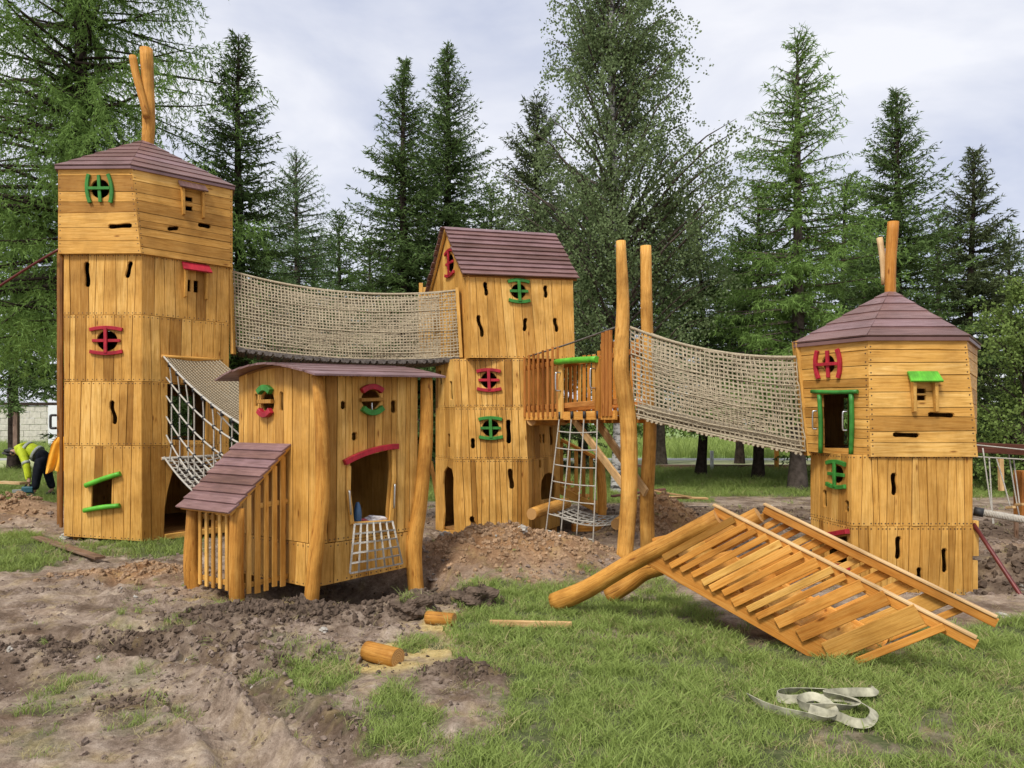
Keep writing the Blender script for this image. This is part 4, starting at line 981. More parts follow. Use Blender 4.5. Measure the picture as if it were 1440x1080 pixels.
hood(TL, pLh[(0, 1)], 250, 255, 287, 269, 305, 'roof')
hood(TL, pL[(3, 1)], 255, 369, 293, 383, 420, 'red')
P0 = pL[(0, 0)]
for a, b in (((120, 683), (169, 666)), ((118, 718), (168, 711))):
    tube('window_bar', [P0.hit(*a, .03), P0.hit((a[0]+b[0])/2, (a[1]+b[1])/2-1, .035), P0.hit(*b, .03)], .034, 'lime', TL, 10, 8, .02, 'lime')
pole = tube('chimney_pole', [(-5.61, 11.8, 5.80), (-5.58, 11.8, 6.3), (-5.60, 11.8, 6.8), (-5.62, 11.8, 7.40)], [.085, .1, .098, .092], 'log', TL, 14, 14, .03)
tube('side_branch', [(-5.56, 11.68, 6.30), (-5.60, 11.68, 6.5), (-5.72, 11.68, 6.95), (-5.77, 11.68, 7.23)], [.05, .055, .058, .056], 'log', pole, 12, 12, .03)
for p in bl_[:3]+bl_[4:]: tube('footing', [(*(Vector(p)*.86+Vector((-5.5, 11.8))*.14), -.35), (*(Vector(p)*.86+Vector((-5.5, 11.8))*.14), .07)], .06, 'log', TL, 10, 3)
bb = beam('rear_board', W(83, 765, 12.3), W(83, 355, 12.3), .05, .04, 'inside', TL, (0, 1, 0))
beam('rear_board', W(86, 765, 11.9), W(87, 352, 11.9), .04, .04, 'inside', TL, (0, 1, 0))
tag(tube('steel_strut', [W(-40, 428, 12.4), W(40, 376, 12.3), W(86, 349, 12.1)], .02, 'steel_red', None, 10, 6, 0, None), 'dark red steel strut slanting down from the tallest tower to the left edge', 'strut')
# added black loop on the back board, standing in for a vehicle mirror
handle(TL, W(79, 584, 12.25), W(79, 602, 12.25), (-1, 0, 0), .02, .09, 'black')

# --- gabled tower (middle)
TM = empty('wooden_tower', 'middle tower with gabled house on top and plum board roof', 'playground tower', (-.1, 12.2, 0), 'plank play towers')
mM = [(-.79, 11.3), (.245, 11.28), (.785, 12.5), (.2, 13.4), (-.85, 13.3), (-1.2, 12.05)]
rM = [(-.02, mM), (1.116, [(-.82, 11.28), (.235, 11.28)]+mM[2:]), (1.885, [(-.84, 11.3), (.2, 11.3)]+mM[2:]), (2.60, [(-.86, 11.33), (.16, 11.33), (.72, 12.4)]+mM[3:])]
hM = {0: [circ(687.5, 534.6, 11.3), circ(690, 602, 11.8), slot(715, 590, 715.5, 624, 6, .15), slot(665, 616, 665, 631, 5.5), slot(717, 659, 720, 688, 6, .2), slot(663, 726, 666.5, 742, 6, .2)],
      1: [slot(759.8, 610, 760.5, 623, 3), slot(765, 610, 765.5, 623, 3), slot(775, 600, 776.5, 626, 3.5, .3), slot(759.5, 646, 760, 658, 3), [(761.5, 703), (761, 690), (762, 676), (766, 668), (772, 664.5), (777, 666), (781, 672), (782, 690), (781, 700)]],
      5: [slot(618, 521, 620, 541, 3), slot(634, 536, 635, 562, 3), slot(631, 610, 631, 630, 3), [(623, 745), (624.5, 720), (622.5, 680), (624, 664), (629, 656), (635, 660), (638, 672), (637, 700), (638.5, 746)]]}
pM = storeys(TM, rM, {0: (12, 12, 11), 1: (8, 8, 8), 5: (5, 5, 5)}, hM)
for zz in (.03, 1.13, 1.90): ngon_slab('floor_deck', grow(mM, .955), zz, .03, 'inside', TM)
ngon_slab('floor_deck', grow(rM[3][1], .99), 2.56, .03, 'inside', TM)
round_window(TM, pM[(2, 0)], 687.5, 534.6, .18, .155, 'red'); round_window(TM, pM[(1, 0)], 690, 602, .175, .155, 'green')
for p in mM: tube('footing', [(*(Vector(p)*.86+Vector((-.1, 12.2))*.14), -.5), (*(Vector(p)*.86+Vector((-.1, 12.2))*.14), .02)], .07, 'log', TM, 10, 3)
# the house on top
FLb, FRb, FLt, FRt = Vector((-.605, 11.18, 2.60)), Vector((.95, 11.62, 2.62)), Vector((-.675, 11.2, 3.84)), Vector((.90, 11.62, 3.86))
BLb, BLt, BRb, BRt = Vector((-1.30, 12.70, 2.60)), Vector((-1.33, 12.72, 3.85)), Vector((.32, 13.1, 2.6)), Vector((.30, 13.12, 3.86))
hf = [slot(682, 396, 684.5, 416, 5, .2), slot(767, 401, 768, 419, 5, .2), slot(672.5, 443, 678.5, 474, 5, .5), slot(739.5, 447, 737.5, 466, 5, .25), slot(780, 447, 783.5, 467, 5, .25), circ(729.6, 409.5, 10.5)]
pf = Panel(FLb, FRb, FRt, FLt); planks(TM, pf, 11, False, hf, slant=.035)
zr = 4.70; dl = (BLt-FLt); gl = Panel(BLb, FLb, Vector((FLt.x, FLt.y, zr)), Vector((BLt.x, BLt.y, zr)))
vE = gl.V*(3.84-2.6)/(zr-2.6); clipg = [(0, 0), (gl.U, 0), (gl.U, vE), (gl.U/2, gl.V-.02), (0, vE)]
planks(TM, gl, 9, False, [circ(633, 370, 5.2, 13)], clip=clipg)
gr = Panel(FRb, BRb, Vector((BRt.x, BRt.y, zr)), Vector((FRt.x, FRt.y, zr))); v2, cs = cut([(0, 0), (gr.U, 0), (gr.U, vE), (gr.U/2, gr.V-.02), (0, vE)], [])
for cf in cs: piece('rear_wall', gr, v2, cf, .025, 0, 'honey', TM, False)
pb = Panel(BRb, BLb, BLt, BRt); v2, cs = cut([(0, 0), (pb.U, 0), (pb.U, pb.V), (0, pb.V)], [])
for cf in cs: piece('rear_wall', pb, v2, cf, .025, 0, 'honey', TM, False)
ngon_slab('floor_deck', [FLb+Vector((.03, .04, 0)), FRb+Vector((-.03, .04, 0)), BRb, BLb], 2.605, .03, 'inside', TM)
round_window(TM, pf, 729.6, 409.5, .165, .165, 'green')
round_window(TM, gl, 633, 370, .20, .2, 'red')
for k, x_ in enumerate((592, 598, 604, 610)): beam('rear_slat', W(x_, 505, 12.95), W(x_, (398, 404, 403, 401)[k], 12.95), .065, .03, 'honey', TM, (0, 1, 0))
RLm, RRm = (FLt+BLt)/2, (FRt+BRt)/2; ex = (FRt-FLt).normalized(); RLm.z = RRm.z = zr
ov = .12
ro = None
for nm, e0, e1, rows, sgn in (('front', FLt, FRt, 11, 1), ('back', BRt, BLt, 11, -1)):
    a, b = (RLm, RRm) if sgn > 0 else (RRm, RLm); x_ = (e1-e0).normalized()
    e0, e1, a, b = e0-x_*.07, e1+x_*.10, a-x_*.07, b+x_*.10
    dn = (e0-a).normalized(); e0, e1 = e0+dn*.06, e1+(e1-b).normalized()*.06
    rp_ = Panel(e0, e1, b, a)
    if ro is None:
        rr = [rp_.pos(0.02, .02, -.012), rp_.pos(rp_.U-.02, .02, -.012), rp_.pos(rp_.U-.02, rp_.V-.02, -.012), rp_.pos(.02, rp_.V-.02, -.012)]
        ro = mk('roof', rr+[p-rp_.n*.03 for p in rr], [(0, 1, 2, 3), (7, 6, 5, 4), (0, 4, 5, 1), (1, 5, 6, 2), (2, 6, 7, 3), (3, 7, 4, 0)], 'inside', TM)
    for r in range(rows):
        v0, v1 = r/rows*rp_.V, min(rp_.V, (r+1.25)/rows*rp_.V); j0, j1 = R(-.012, .012), R(-.012, .012)
        slab('roof_board', rp_, [(j0, v0), (rp_.U+j1, v0+R(-.006, .006)), (rp_.U+j1, v1), (j0, v1)], .022, 0, 'roof', ro, True, .003, [.042, .042, .012, .012])
for s in (0, .5): beam('roof_rafter', BLt+Vector((-.03, .03, -.02)), RLm+Vector((-.03, 0, -.03)), .04, .05, 'honey', TM) if s == 0 else None

# --- octagonal tower (right)
TR = empty('wooden_tower', 'short eight-sided tower with overhanging head and pointed roof, at right', 'playground tower', (4.45, 8.9, 0), 'plank play towers')
lo = [(3.535, 8.0), (4.80, 8.0), (5.15, 8.7), (4.9, 9.7), (4.0, 9.9), (3.44, 8.85)]
rR = [(-.15, [(3.55, 8.02), (4.80, 8.02), (5.16, 8.7), (4.9, 9.7), (4.0, 9.9), (3.47, 8.85)]), (.575, lo), (1.32, lo)]
hR = {0: [slot(1257, 665, 1258, 697, 7, .2), slot(1263.5, 754, 1262.5, 787, 7, .15), slot(1328, 771, 1329, 806, 6.5, .1), slot(1293, 798, 1293, 817, 6)],
      5: [circ(1177, 667, 8.5, 12.5), slot(1159.5, 689, 1160, 713, 4), slot(1190.5, 704, 1190.5, 720, 4), [(1164, 757), (1190, 754), (1190, 792), (1164, 790)]]}
pR = storeys(TR, rR, {0: 14, 5: 9, 1: 4}, hR)
for zz in (-.1, 1.29): ngon_slab('floor_deck', grow(lo, .95), zz, .03, 'inside', TR)
h0 = [(3.72, 7.97), (4.84, 7.97), (5.38, 8.9), (5.0, 10.0), (4.05, 10.15), (3.30, 8.72)]
h1 = [(3.69, 7.97), (4.72, 7.97), (5.40, 8.9), (5.0, 10.0), (4.05, 10.15), (3.22, 8.70)]
hH = {5: [circ(1165, 512, 8.5, 12), [(1157, 630), (1156, 555), (1194, 552.5), (1194, 630.5)]], 0: [slot(1305.5, 583, 1342.5, 584.3, 6), slot(1256, 611.3, 1293.5, 612.5, 6), [(1288.5, 546), (1302, 546.5), (1302, 553), (1288.5, 553)], [(1288.5, 556), (1302, 556), (1302, 563), (1288.5, 563)]]}
pH = storeys(TR, [(1.295, [(*p, .0) for p in h0[:5]]+[(3.30, 8.72, .035)]), (2.545, h1)], {0: 9, 5: 11, 1: 9}, hH, horiz=True, rear_holes=[[(1186, 560), (1192, 560), (1192, 625), (1186, 625)]])
ngon_slab('floor_deck', grow(h0, .97), 1.315, .03, 'inside', TR)
pyramid(TR, h1, 2.55, (4.46, 9.05, 3.22), 6)
pl = pH[(0, 5)]; pr0 = pR[(1, 5)]
round_window(TR, pl, 1165, 512, .155, .155, 'red', True, .04); round_window(TR, pr0, 1177, 667, .19, .14, 'green', False, .04)
hood(TR, pH[(0, 0)], 1275, 524, 1317, 538, 580, 'lime', 'honey', .09)
tube('door_lintel', [pl.hit(1141, 550.5, .03), pl.hit(1172, 551.5, .035), pl.hit(1206, 550.5, .03)], .022, 'green', TR, 10, 8, .03, 'green')
for a, b in (((1152, 555), (1154, 637)), ((1197, 554), (1196.5, 641))):
    tube('door_post', [pl.hit(*a, .022), pl.hit((a[0]+b[0])/2+1, (a[1]+b[1])/2, .03), pl.hit(*b, .022)], .025, 'green', TR, 10, 8, .04, 'green')
for x0, ya, yb in ((1149, 578, 603), (1191.5, 579, 605)): handle(TR, pl.hit(x0, ya, .05), pl.hit(x0, yb, .05), pl.n*.7-pl.ex*.6, .009)
pr1 = pR[(0, 5)]
for a, b in (((1155, 754), (1195, 747)), ((1158, 793), (1196, 798))): bar2('window_bar', pr1, [pr1.pix(*a), pr1.pix(*b)], .05, .004, .05, 'red', TR)
pole = tube('chimney_pole', [(4.455, 9.05, 3.05), (4.465, 9.05, 3.5), (4.49, 9.05, 4.02)], [.062, .066, .063], 'amber', TR, 12, 10, .05)
tube('side_branch', [(4.42, 9.12, 3.3), (4.41, 9.14, 3.6), (4.385, 9.16, 3.86)], .034, 'pale', pole, 10, 6, .04)
for p in lo: tube('footing', [(*(Vector(p)*.88+Vector((4.45, 8.9))*.12), -.5), (*(Vector(p)*.88+Vector((4.45, 8.9))*.12), -.11)], .06, 'log', TR, 10, 3)
for z0_, z1_, x_ in ((.25, .62, 4.86), (-.1, .2, 4.85), (-.42, .1, 4.80)): beam('edge_board', (x_+.03, 8.12, z0_), (x_+.03, 8.12, z1_), .06, .06, 'honey', TR, (0, 1, 0))

# ---------------------------------------------------------------- hut
HU = empty('wooden_hut', 'crooked hut on log posts with curved roof and lean-to', 'playhouse', (-1.9, 7.9, 0))
Nn, Rr, Ll = Vector((-1.85, 7.3, 0)), Vector((-.99, 8.1, 0)), Vector((-2.88, 8.1, 0)); Bk = Rr+Ll-Nn
at = lambda p, z: Vector((p.x, p.y, z))
f1 = Panel(at(Nn, .09), at(Rr, .15), at(Rr, .52), at(Nn, .49)); f2 = Panel(at(Nn, .494), at(Rr, .524), at(Rr, 2.17), at(Nn, 2.13))
door = [(493.5, 648), (520, 640), (546.5, 633), (548.5, 657), (547, 687), (544.5, 717), (544.5, 734), (496.5, 737), (494.5, 702), (492.5, 672)]
hF = [door, circ(522, 561.5, 13, 14), slot(483, 563.5, 483, 576, 6), slot(554, 562.5, 554, 581, 6.5), slot(498.8, 607.5, 498.8, 620, 6)]
planks(HU, f1, 9, False, []); planks(HU, f2, 13, False, hF, slant=.02)
top = 2.28; l1 = Panel(at(Ll, .07), at(Nn, .07), at(Nn, .49), at(Ll, .49)); l2 = Panel(at(Ll, .494), at(Nn, .494), at(Nn, top), at(Ll, top))
arc = [(l2.U*(1-k/10), (2.13-.494)+.088*(1-abs(2*k/10-1)**1.8)) for k in range(11)]
planks(HU, l1, 9, False, [])
planks(HU, l2, 11, False, [circ(376, 565, 9, 15), slot(359.8, 554, 360, 572, 3), slot(395.3, 551, 395.5, 578, 3.5)], clip=[(0, 0), (l2.U, 0)]+arc, slant=.02)
for a, b in ((Rr, Bk), (Bk, Ll)):
    pan = Panel(at(a, .1), at(b, .1), at(b, 2.13), at(a, 2.13)); v2, cs = cut([(.01, 0), (pan.U-.01, 0), (pan.U-.01, pan.V), (.01, pan.V)], [])
    for cf in cs: piece('rear_wall', pan, v2, cf, .025, 0, 'honey', HU, False)
ngon_slab('floor_deck', grow([Nn, Rr, Bk, Ll], .97), .16, .04, 'inside', HU)
l_, f_ = Ll-Nn, Rr-Nn
def hr(q, r, dz=0): return Nn+l_*q+f_*r+Vector((0, 0, 2.145+.09*(1-abs(2*q-1)**1.8)+.03*r+dz))
ro = mk('roof', [hr(q/8, r, -.004) for q in range(9) for r in (.0, 1.)]+[hr(q/8, r, -.03) for q in range(9) for r in (.0, 1.)], [(2*i, 2*i+1, 2*i+3, 2*i+2) for i in range(8)]+[(18+2*i+2, 18+2*i+3, 18+2*i+1, 18+2*i) for i in range(8)]+[(2*i, 2*i+2, 20+2*i, 18+2*i) for i in range(8)]+[(2*i+3, 2*i+1, 19+2*i, 21+2*i) for i in range(8)], 'inside', HU)
qs = np.linspace(-.145, 1.10, 12)
for k in range(11):
    a, b = qs[k], qs[k+1]+.02; e = R(-.015, .015); dz = R(0, .004)
    vs = [hr(a, -.15+e, .018+dz), hr(a, 1.15+e, .018+dz), hr(b, 1.15+e, .012+dz), hr(b, -.15+e, .012+dz)]; vs += [p-Vector((0, 0, .018)) for p in vs]
    o0 = R(0, 30); u = [(o0, o0), (o0, o0+1.5), (o0+.13, o0+1.5), (o0+.13, o0)]; fs = [(3, 2, 1, 0), (4, 5, 6, 7), (0, 1, 5, 4), (1, 2, 6, 5), (2, 3, 7, 6), (3, 0, 4, 7)]
    mk('roof_board', vs, fs, 'roof', ro, [[u[f % 4] for f in ff] for ff in fs])
tube('log_post', [W(446, 528, 7.27), W(452, 600, 7.24), W(453, 700, 7.23), W(443, 790, 7.22), W(436, 868, 7.2)], [.052, .062, .068, .072, .072], 'log', HU, 14, 22, .03)
tube('log_post', [W(600, 530, 8.10), W(599, 620, 8.07), W(592, 700, 8.05), W(582, 770, 8.04), W(588, 856, 8.03)], [.062, .07, .072, .088, .082], 'log', HU, 14, 22, .03)
tube('log_post', [at(Ll, -.3)+Vector((.05, .1, 0)), at(Ll, 2.1)+Vector((.05, .1, 0))], .07, 'log', HU, 10, 4)
tube('log_post', [at(Bk, -.3)-Vector((.0, .1, 0)), at(Bk, 2.1)-Vector((0, .1, 0))], .07, 'log', HU, 10, 4)
def arch(name, pan, a, b, bow, w, col, t=.05, off=.004):
    (u0, v0), (u1, v1) = pan.pix(*a), pan.pix(*b)
    return bar2(name, pan, [(u0+(u1-u0)*k/12, v0+(v1-v0)*k/12+bow*(1-(2*k/12-1)**2)) for k in range(13)], w, off, t, col, HU)
arch('door_lintel', f2, (482.5, 650.5), (557.5, 627.5), .035, .055, 'red')
arch('window_frame', f2, (507, 550), (535.5, 550), .045, .055, 'red'); arch('window_frame', f2, (508, 574), (536, 573), -.05, .055, 'green'); arch('window_bar', f2, (505.5, 562.5), (537, 561.5), 0, .035, 'honey', .04)
bar2('window_bar', f2, [f2.pix(523.5, 577), f2.pix(523.5, 566)], .012, -.01, .01, 'steel', HU)
arch('window_frame', l2, (367, 552), (384, 551), .045, .06, 'green'); arch('window_frame', l2, (367.5, 577), (384, 577), -.045, .06, 'red'); arch('window_bar', l2, (366, 565), (385.5, 564.5), 0, .04, 'honey', .04)
for side in (((489.5, 655), (489, 690), (494, 737)), ((551.5, 632), (553.5, 670), (548.5, 735))):
    bar2('door_frame', f2, [f2.pix(*p) for p in side], .045, .003, .022, 'honey', HU)
handle(HU, f2.hit(491.5, 690, .025), f2.hit(493.5, 722, .025), f2.n*.8-f2.ex*.5, .011, .06); handle(HU, f2.hit(555, 681, .025), f2.hit(554, 713, .025), f2.n*.8-f2.ex*.5, .011, .06)
beam('door_sill', f2.hit(496, 736, .015), f2.hit(546, 733.5, .015), .06, .03, 'honey', HU)
# lean-to
nl = -Vector((l_.y, -l_.x, 0)).normalized()
if nl.y > 0: nl = -nl
wl = l_.normalized()
A0, A1 = Nn+l_*.35, Nn+l_*.93; dpt = .56
zroof = lambda d: 1.44-d/dpt*.52
near, farp = A0+nl*dpt, A1+nl*dpt
tube('lean_to_post', [at(near, -.22), at(near+nl*.01, .3), at(near, zroof(dpt)-.06)], [.068, .066, .062], 'log', HU, 12, 10, .05)
tube('lean_to_post', [at(farp-nl*.02, -.15), at(farp+nl*.02, .3), at(farp, zroof(dpt)-.06)], [.085, .07, .066], 'log', HU, 12, 10, .06)
r0 = A0-wl*.06; r1 = A1+wl*.10
lr = Panel(at(r1+nl*(dpt+.12), zroof(dpt+.12)), at(r0+nl*(dpt+.12), zroof(dpt+.12)), at(r0, zroof(0)), at(r1, zroof(0)))
lro = mk('lean_to_roof', [lr.pos(.02, .02, 0), lr.pos(lr.U-.02, .02, 0), lr.pos(lr.U-.02, lr.V, 0), lr.pos(.02, lr.V, 0), lr.pos(.02, .02, -.03), lr.pos(lr.U-.02, .02, -.03), lr.pos(lr.U-.02, lr.V, -.03), lr.pos(.02, lr.V, -.03)], [(0, 1, 2, 3), (7, 6, 5, 4), (0, 4, 5, 1), (1, 5, 6, 2), (3, 7, 4, 0), (2, 6, 7, 3)], 'honey', HU, [[(0, 0), (.03, 0), (.03, .7), (0, .7)]]*6)
for r in range(8):
    v0, v1 = r/8*lr.V, min(lr.V, (r+1.2)/8*lr.V); j = R(-.012, .012)
    slab('roof_board', lr, [(j, v0), (lr.U+j, v0+R(-.005, .005)), (lr.U+j, v1), (j, v1)], .02, 0, 'roof', lro, True, .003, [.034, .034, .012, .012])
for k in range(5):
    d = dpt*(.80-.165*k*1.02); p = A0+nl*max(d, .03)
    beam('slat', at(p-wl*.012, .05+R(-.02, .02)), at(p-wl*.012, zroof(max(d, .03))-.05), (.05, .06, .05, .055, .06)[k], .022, 'honey', HU, -wl)
for z_ in (.12, .86): beam('rail', at(A0+nl*(dpt*.9 if z_ < .5 else dpt*.62)+wl*.012, z_), at(A0+wl*.012, z_+.02), .022, .05, 'honey', HU)
for k in range(5):
    p = near.lerp(farp, .2+.155*k); beam('slat', at(p+nl*.01, .08+R(-.02, .02)), at(p+nl*.01, zroof(dpt)-.07), .045, .022, 'honey', HU, nl)
for z_ in (.14, .74): beam('rail', at(near.lerp(farp, .08)-nl*.014, z_), at(near.lerp(farp, .92)-nl*.014, z_), .022, .05, 'honey', HU)
# rope ladder net under the door
def fnet(pan, c, ni, nj, bulge):
    g = []
    for i in range(ni):
        row = []
        for j in range(nj):
            a, b = i/(ni-1), j/(nj-1)
            x = (c[0][0]*(1-a)+c[1][0]*a)*(1-b)+(c[3][0]*(1-a)+c[2][0]*a)*b; y = (c[0][1]*(1-a)+c[1][1]*a)*(1-b)+(c[3][1]*(1-a)+c[2][1]*a)*b
            row.append(pan.hit(x, y, .02+bulge*math.sin(math.pi*min(1, b*.8+.1))*(.6+.4*math.sin(math.pi*a))+.012*math.sin(i*2.1+j*1.3)))
        g.append(row)
    return g
cn = empty('climbing_net', 'small grey rope net hanging under the hut door', 'rope net', f2.hit(525, 800, .05))
net('rope_net', fnet(f2, [(499, 737), (552, 733), (566, 792), (492, 806)], 7, 6, .14), .011, 'rope', cn)
# things lying in the hut doorway
def lumpy(name, c, r, mat, lab, cat, seed, grp=None):
    o = clod(name, 1., mat, np.random.default_rng(seed), 3); C.objects.link(o); o.location = c; o.scale = r; return tag(o, lab, cat, grp)
M['bagwhite'] = plain('crumpled_white_cloth', (.7, .66, .66), .8, 0, 30, .3, .6); M['bagpink'] = plain('pink_cloth', (.62, .12, .14), .8, 0, 30, .3); M['bagblue'] = plain('blue_plastic', (.05, .12, .22), .35, 0, 12, .4)
dm = f2.hit(520, 730, -.12)
lumpy('cloth_bundle', dm+Vector((.06, .05, -.02)), (.11, .08, .05), 'bagwhite', 'crumpled white cloth lying on the hut door sill', 'cloth', 4); lumpy('cloth_bundle', dm+Vector((-.06, .0, -.03)), (.05, .05, .04), 'bagpink', 'small pink bundle beside the white cloth on the hut sill', 'cloth', 5)
tag(tube('water_bottle', [f2.hit(502, 741, -.08), f2.hit(503, 722, -.08), f2.hit(503, 712, -.08), f2.hit(503, 706, -.08)], [.04, .042, .03, .014], 'bagblue', None, 12, 12, 0, None), 'blue plastic bottle standing in the hut doorway', 'bottle')
# ---------------------------------------------------------------- rope bridges
def sag(p0, p1, s, n): return [Vector(p0).lerp(Vector(p1), i/n)-Vector((0, 0, s*4*(i/n)*(1-i/n))) for i in range(n+1)]
def bridge(label, nt0, nb0, nt1, nb1, ft0, fb0, ft1, fb1, st, sb, mat_floor, rolls, seed, roll_r=.027):
    """tunnel of net: near side, far side and floor; n/f near and far, t/b top and bottom, 0/1 ends"""
    rg = np.random.default_rng(seed)
    o = empty('rope_bridge', label, 'rope bridge', (nb0+nb1)/2, 'net tunnel bridges')
    L_ = (nt1-nt0).length; n = int(L_/.05)
    for t0, t1, b0, b1, nm in ((nt0, nt1, nb0, nb1, 'side_net'), (ft0, ft1, fb0, fb1, 'side_net')):
        tp, bt = sag(t0, t1, st, n), sag(b0, b1, sb, n); m = int((t0-b0).length/.05)
        out = (nt0-ft0).normalized()*(1 if t0 is nt0 else -1)
        ph = rg.uniform(0, 6, 4)
        g = [[tp[i].lerp(bt[i], j/m)+out*(.10*math.sin(math.pi*j/m)*math.sin(math.pi*i/n)+.02*math.sin(i*.21+ph[0])*math.sin(j*.5+ph[1]))+Vector(rg.normal(0, .0045, 3)) for j in range(m+1)] for i in range(n+1)]
        net(nm, g, .0088, 'net', o)
        rope('edge_rope', [p+Vector((0, 0, .006)) for p in tp[::4]+[tp[-1]]], .019, o, 'net', 30)
        for j in (int(m*.3), int(m*.62), m-2): rope('tension_rope', [g[i][j]+out*.008 for i in range(0, n+1, 4)], .0095, o, 'net', 26)
    bn, bf = sag(nb0, nb1, sb, n), sag(fb0, fb1, sb, n)
    g = [[bn[i].lerp(bf[i], j/12)-Vector((0, 0, .03*math.sin(math.pi*j/12))) for j in range(13)] for i in range(n+1)]
    net('floor_net', g, .011, 'net', o)
    # walkway of knotted rope rolls
    k = rolls
    for i in range(k):
        a = (i+.5)/k; q = int(a*n); p, r = bn[q], bf[q]; d = Vector((0, 0, -.045))
        tube('walkway_roll', [p.lerp(r, -.02)+d, p.lerp(r, .5)+d*1.5, p.lerp(r, 1.02)+d], roll_r, mat_floor, o, 7, 4, .05, None)
    for s in (.0, 1.): rope('floor_rope', [bn[i].lerp(bf[i], s)+Vector((0, 0, -.03)) for i in range(0, n+1, 3)], .014, o, mat_floor, 24)
    return o
v2L, b1y = Vector((-4.18, 11.42, 0)), 0
bridge('long net tunnel bridge between the tallest tower and the gabled house', W(325, 382, 11.55), W(328, 486, 11.55), W(644, 409, 11.5), W(648, 501, 11.5),
       W(326, 392, 12.5), W(329, 494, 12.5), W(618, 418, 12.4), W(620, 508, 12.4), .17, .10, 'matting', 44, 5, .036)
bB0, bB1 = Vector((0, 0, 0)), 0
bridge('short net tunnel bridge from the two tall poles to the octagonal tower', W(886, 461, 9.0), W(892, 581, 9.0), W(1119, 503, 8.66), W(1133, 634, 8.66),
       W(914, 470, 9.9), W(915, 575, 9.9), W(1128, 505, 9.55), W(1136, 628, 9.55), .10, .02, 'net', 30, 6, .016)
b2 = [o_ for o_ in bpy.data.objects if o_.name.startswith('rope_bridge')][-1]
tube('mat_roll', [W(896, 574, 9.15), W(980, 594, 9.05), W(1060, 611, 8.95), W(1130, 624, 8.85)], .055, 'net', b2, 12, 40, .06, None)
for a, b, lab in ((W(323, 372, 11.5), W(328, 498, 11.5), 'upright board carrying the net end at the tallest tower'), (W(643, 405, 11.42), W(649, 503, 11.42), 'upright board carrying the net end at the gabled house'), (W(1119, 480, 8.72), W(1136, 640, 8.72), 'upright board carrying the net end at the octagonal tower')):
    tag(beam('end_board', a, b, .05, .12, 'honey', None, (0, 1, 0)), lab, 'board')

# rope bridge from the tallest tower to the hut
pt, pu = pL[(1, 1)], pL[(0, 1)]
NB = empty('rope_bridge', 'slack rope walkway with net canopy from the tallest tower to the hut back', 'rope bridge', (-3.9, 9.6, .8), 'rope walkway')
hA, hB = Vector((-2.95, 8.45, 1.62)), Vector((-2.35, 8.9, 1.75))
T1, T2 = pt.hit(230, 501, .03), pt.hit(308, 506, .03)
n, m = 44, 17
g = [[(T1.lerp(hA, i/n)).lerp(T2.lerp(hB, i/n), j/m)-Vector((0, 0, .16*4*(i/n)*(1-i/n)*.5+.05*math.sin(math.pi*j/m))) for j in range(m+1)] for i in range(n+1)]
net('canopy_net', g, .0095, 'net', NB)
edge = [g[i][0] for i in range(n+1)]; rope('edge_rope', edge[::4], .014, NB, 'rope', 20)
tube('canopy_rail', [T1-pt.ex*.03, T2+pt.ex*.05], .022, 'honey', NB, 8, 3)
lines = []
for (ya, zb, s) in ((531, 1.40, .10), (557, 1.18, .14), (586, .95, .18), (612, .72, .22)):
    q = sag(pt.hit(234, ya, .03), Vector((hA.x, hA.y, zb)), s, 24); lines.append(q); rope('hand_rope', q[::3], .0115, NB, 'rope', 20)
lines2 = []
for (ya, zb, s) in ((545, 1.40, .10), (580, 1.10, .14)):
    q = sag(pt.hit(306, ya, .03), Vector((hB.x, hB.y, zb)), s, 24); lines2.append(q); rope('hand_rope', q[::3], .012, NB, 'rope', 20)
fl0, fl1 = pu.hit(231, 643, .03), pu.hit(306, 639, .03)
fa, fb = sag(fl0, Vector((hA.x, hA.y, .62)), .16, 26), sag(fl1, Vector((hB.x, hB.y, .62)), .16, 26)
for k in range(1, 9):
    i = int(k*24/9); top_ = edge[int(k*n/9)]; rope('drop_rope', [top_]+[l[i] for l in lines]+[fa[i]], .009, NB, 'rope', 16)
    for l in lines: tube('rope_clamp', [l[i]-Vector((0, 0, .022)), l[i]+Vector((0, 0, .022))], .021, 'black', NB, 6, 1, 0, None, curve=False)
    tube('rope_clamp', [top_-Vector((0, 0, .05)), top_+Vector((0, 0, .01))], .022, 'black', NB, 6, 1, 0, None, curve=False)
for k in range(27):
    rope('walkway_rope', [fa[k], fa[k].lerp(fb[k], .5)-Vector((0, 0, .05)), fb[k]], .012, NB, 'rope' if k % 2 else 'matting', 6)
for s in np.linspace(0, 1, 9): rope('walkway_rope', [fa[k].lerp(fb[k], s)-Vector((0, 0, .05*math.sin(math.pi*s))) for k in range(0, 27, 2)], .014, NB, 'rope', 14)
tube('walkway_bar', [fl0-pu.ex*.04-Vector((0, 0, .02)), fl1-Vector((0, 0, .02))], .022, 'rope', NB, 8, 3)

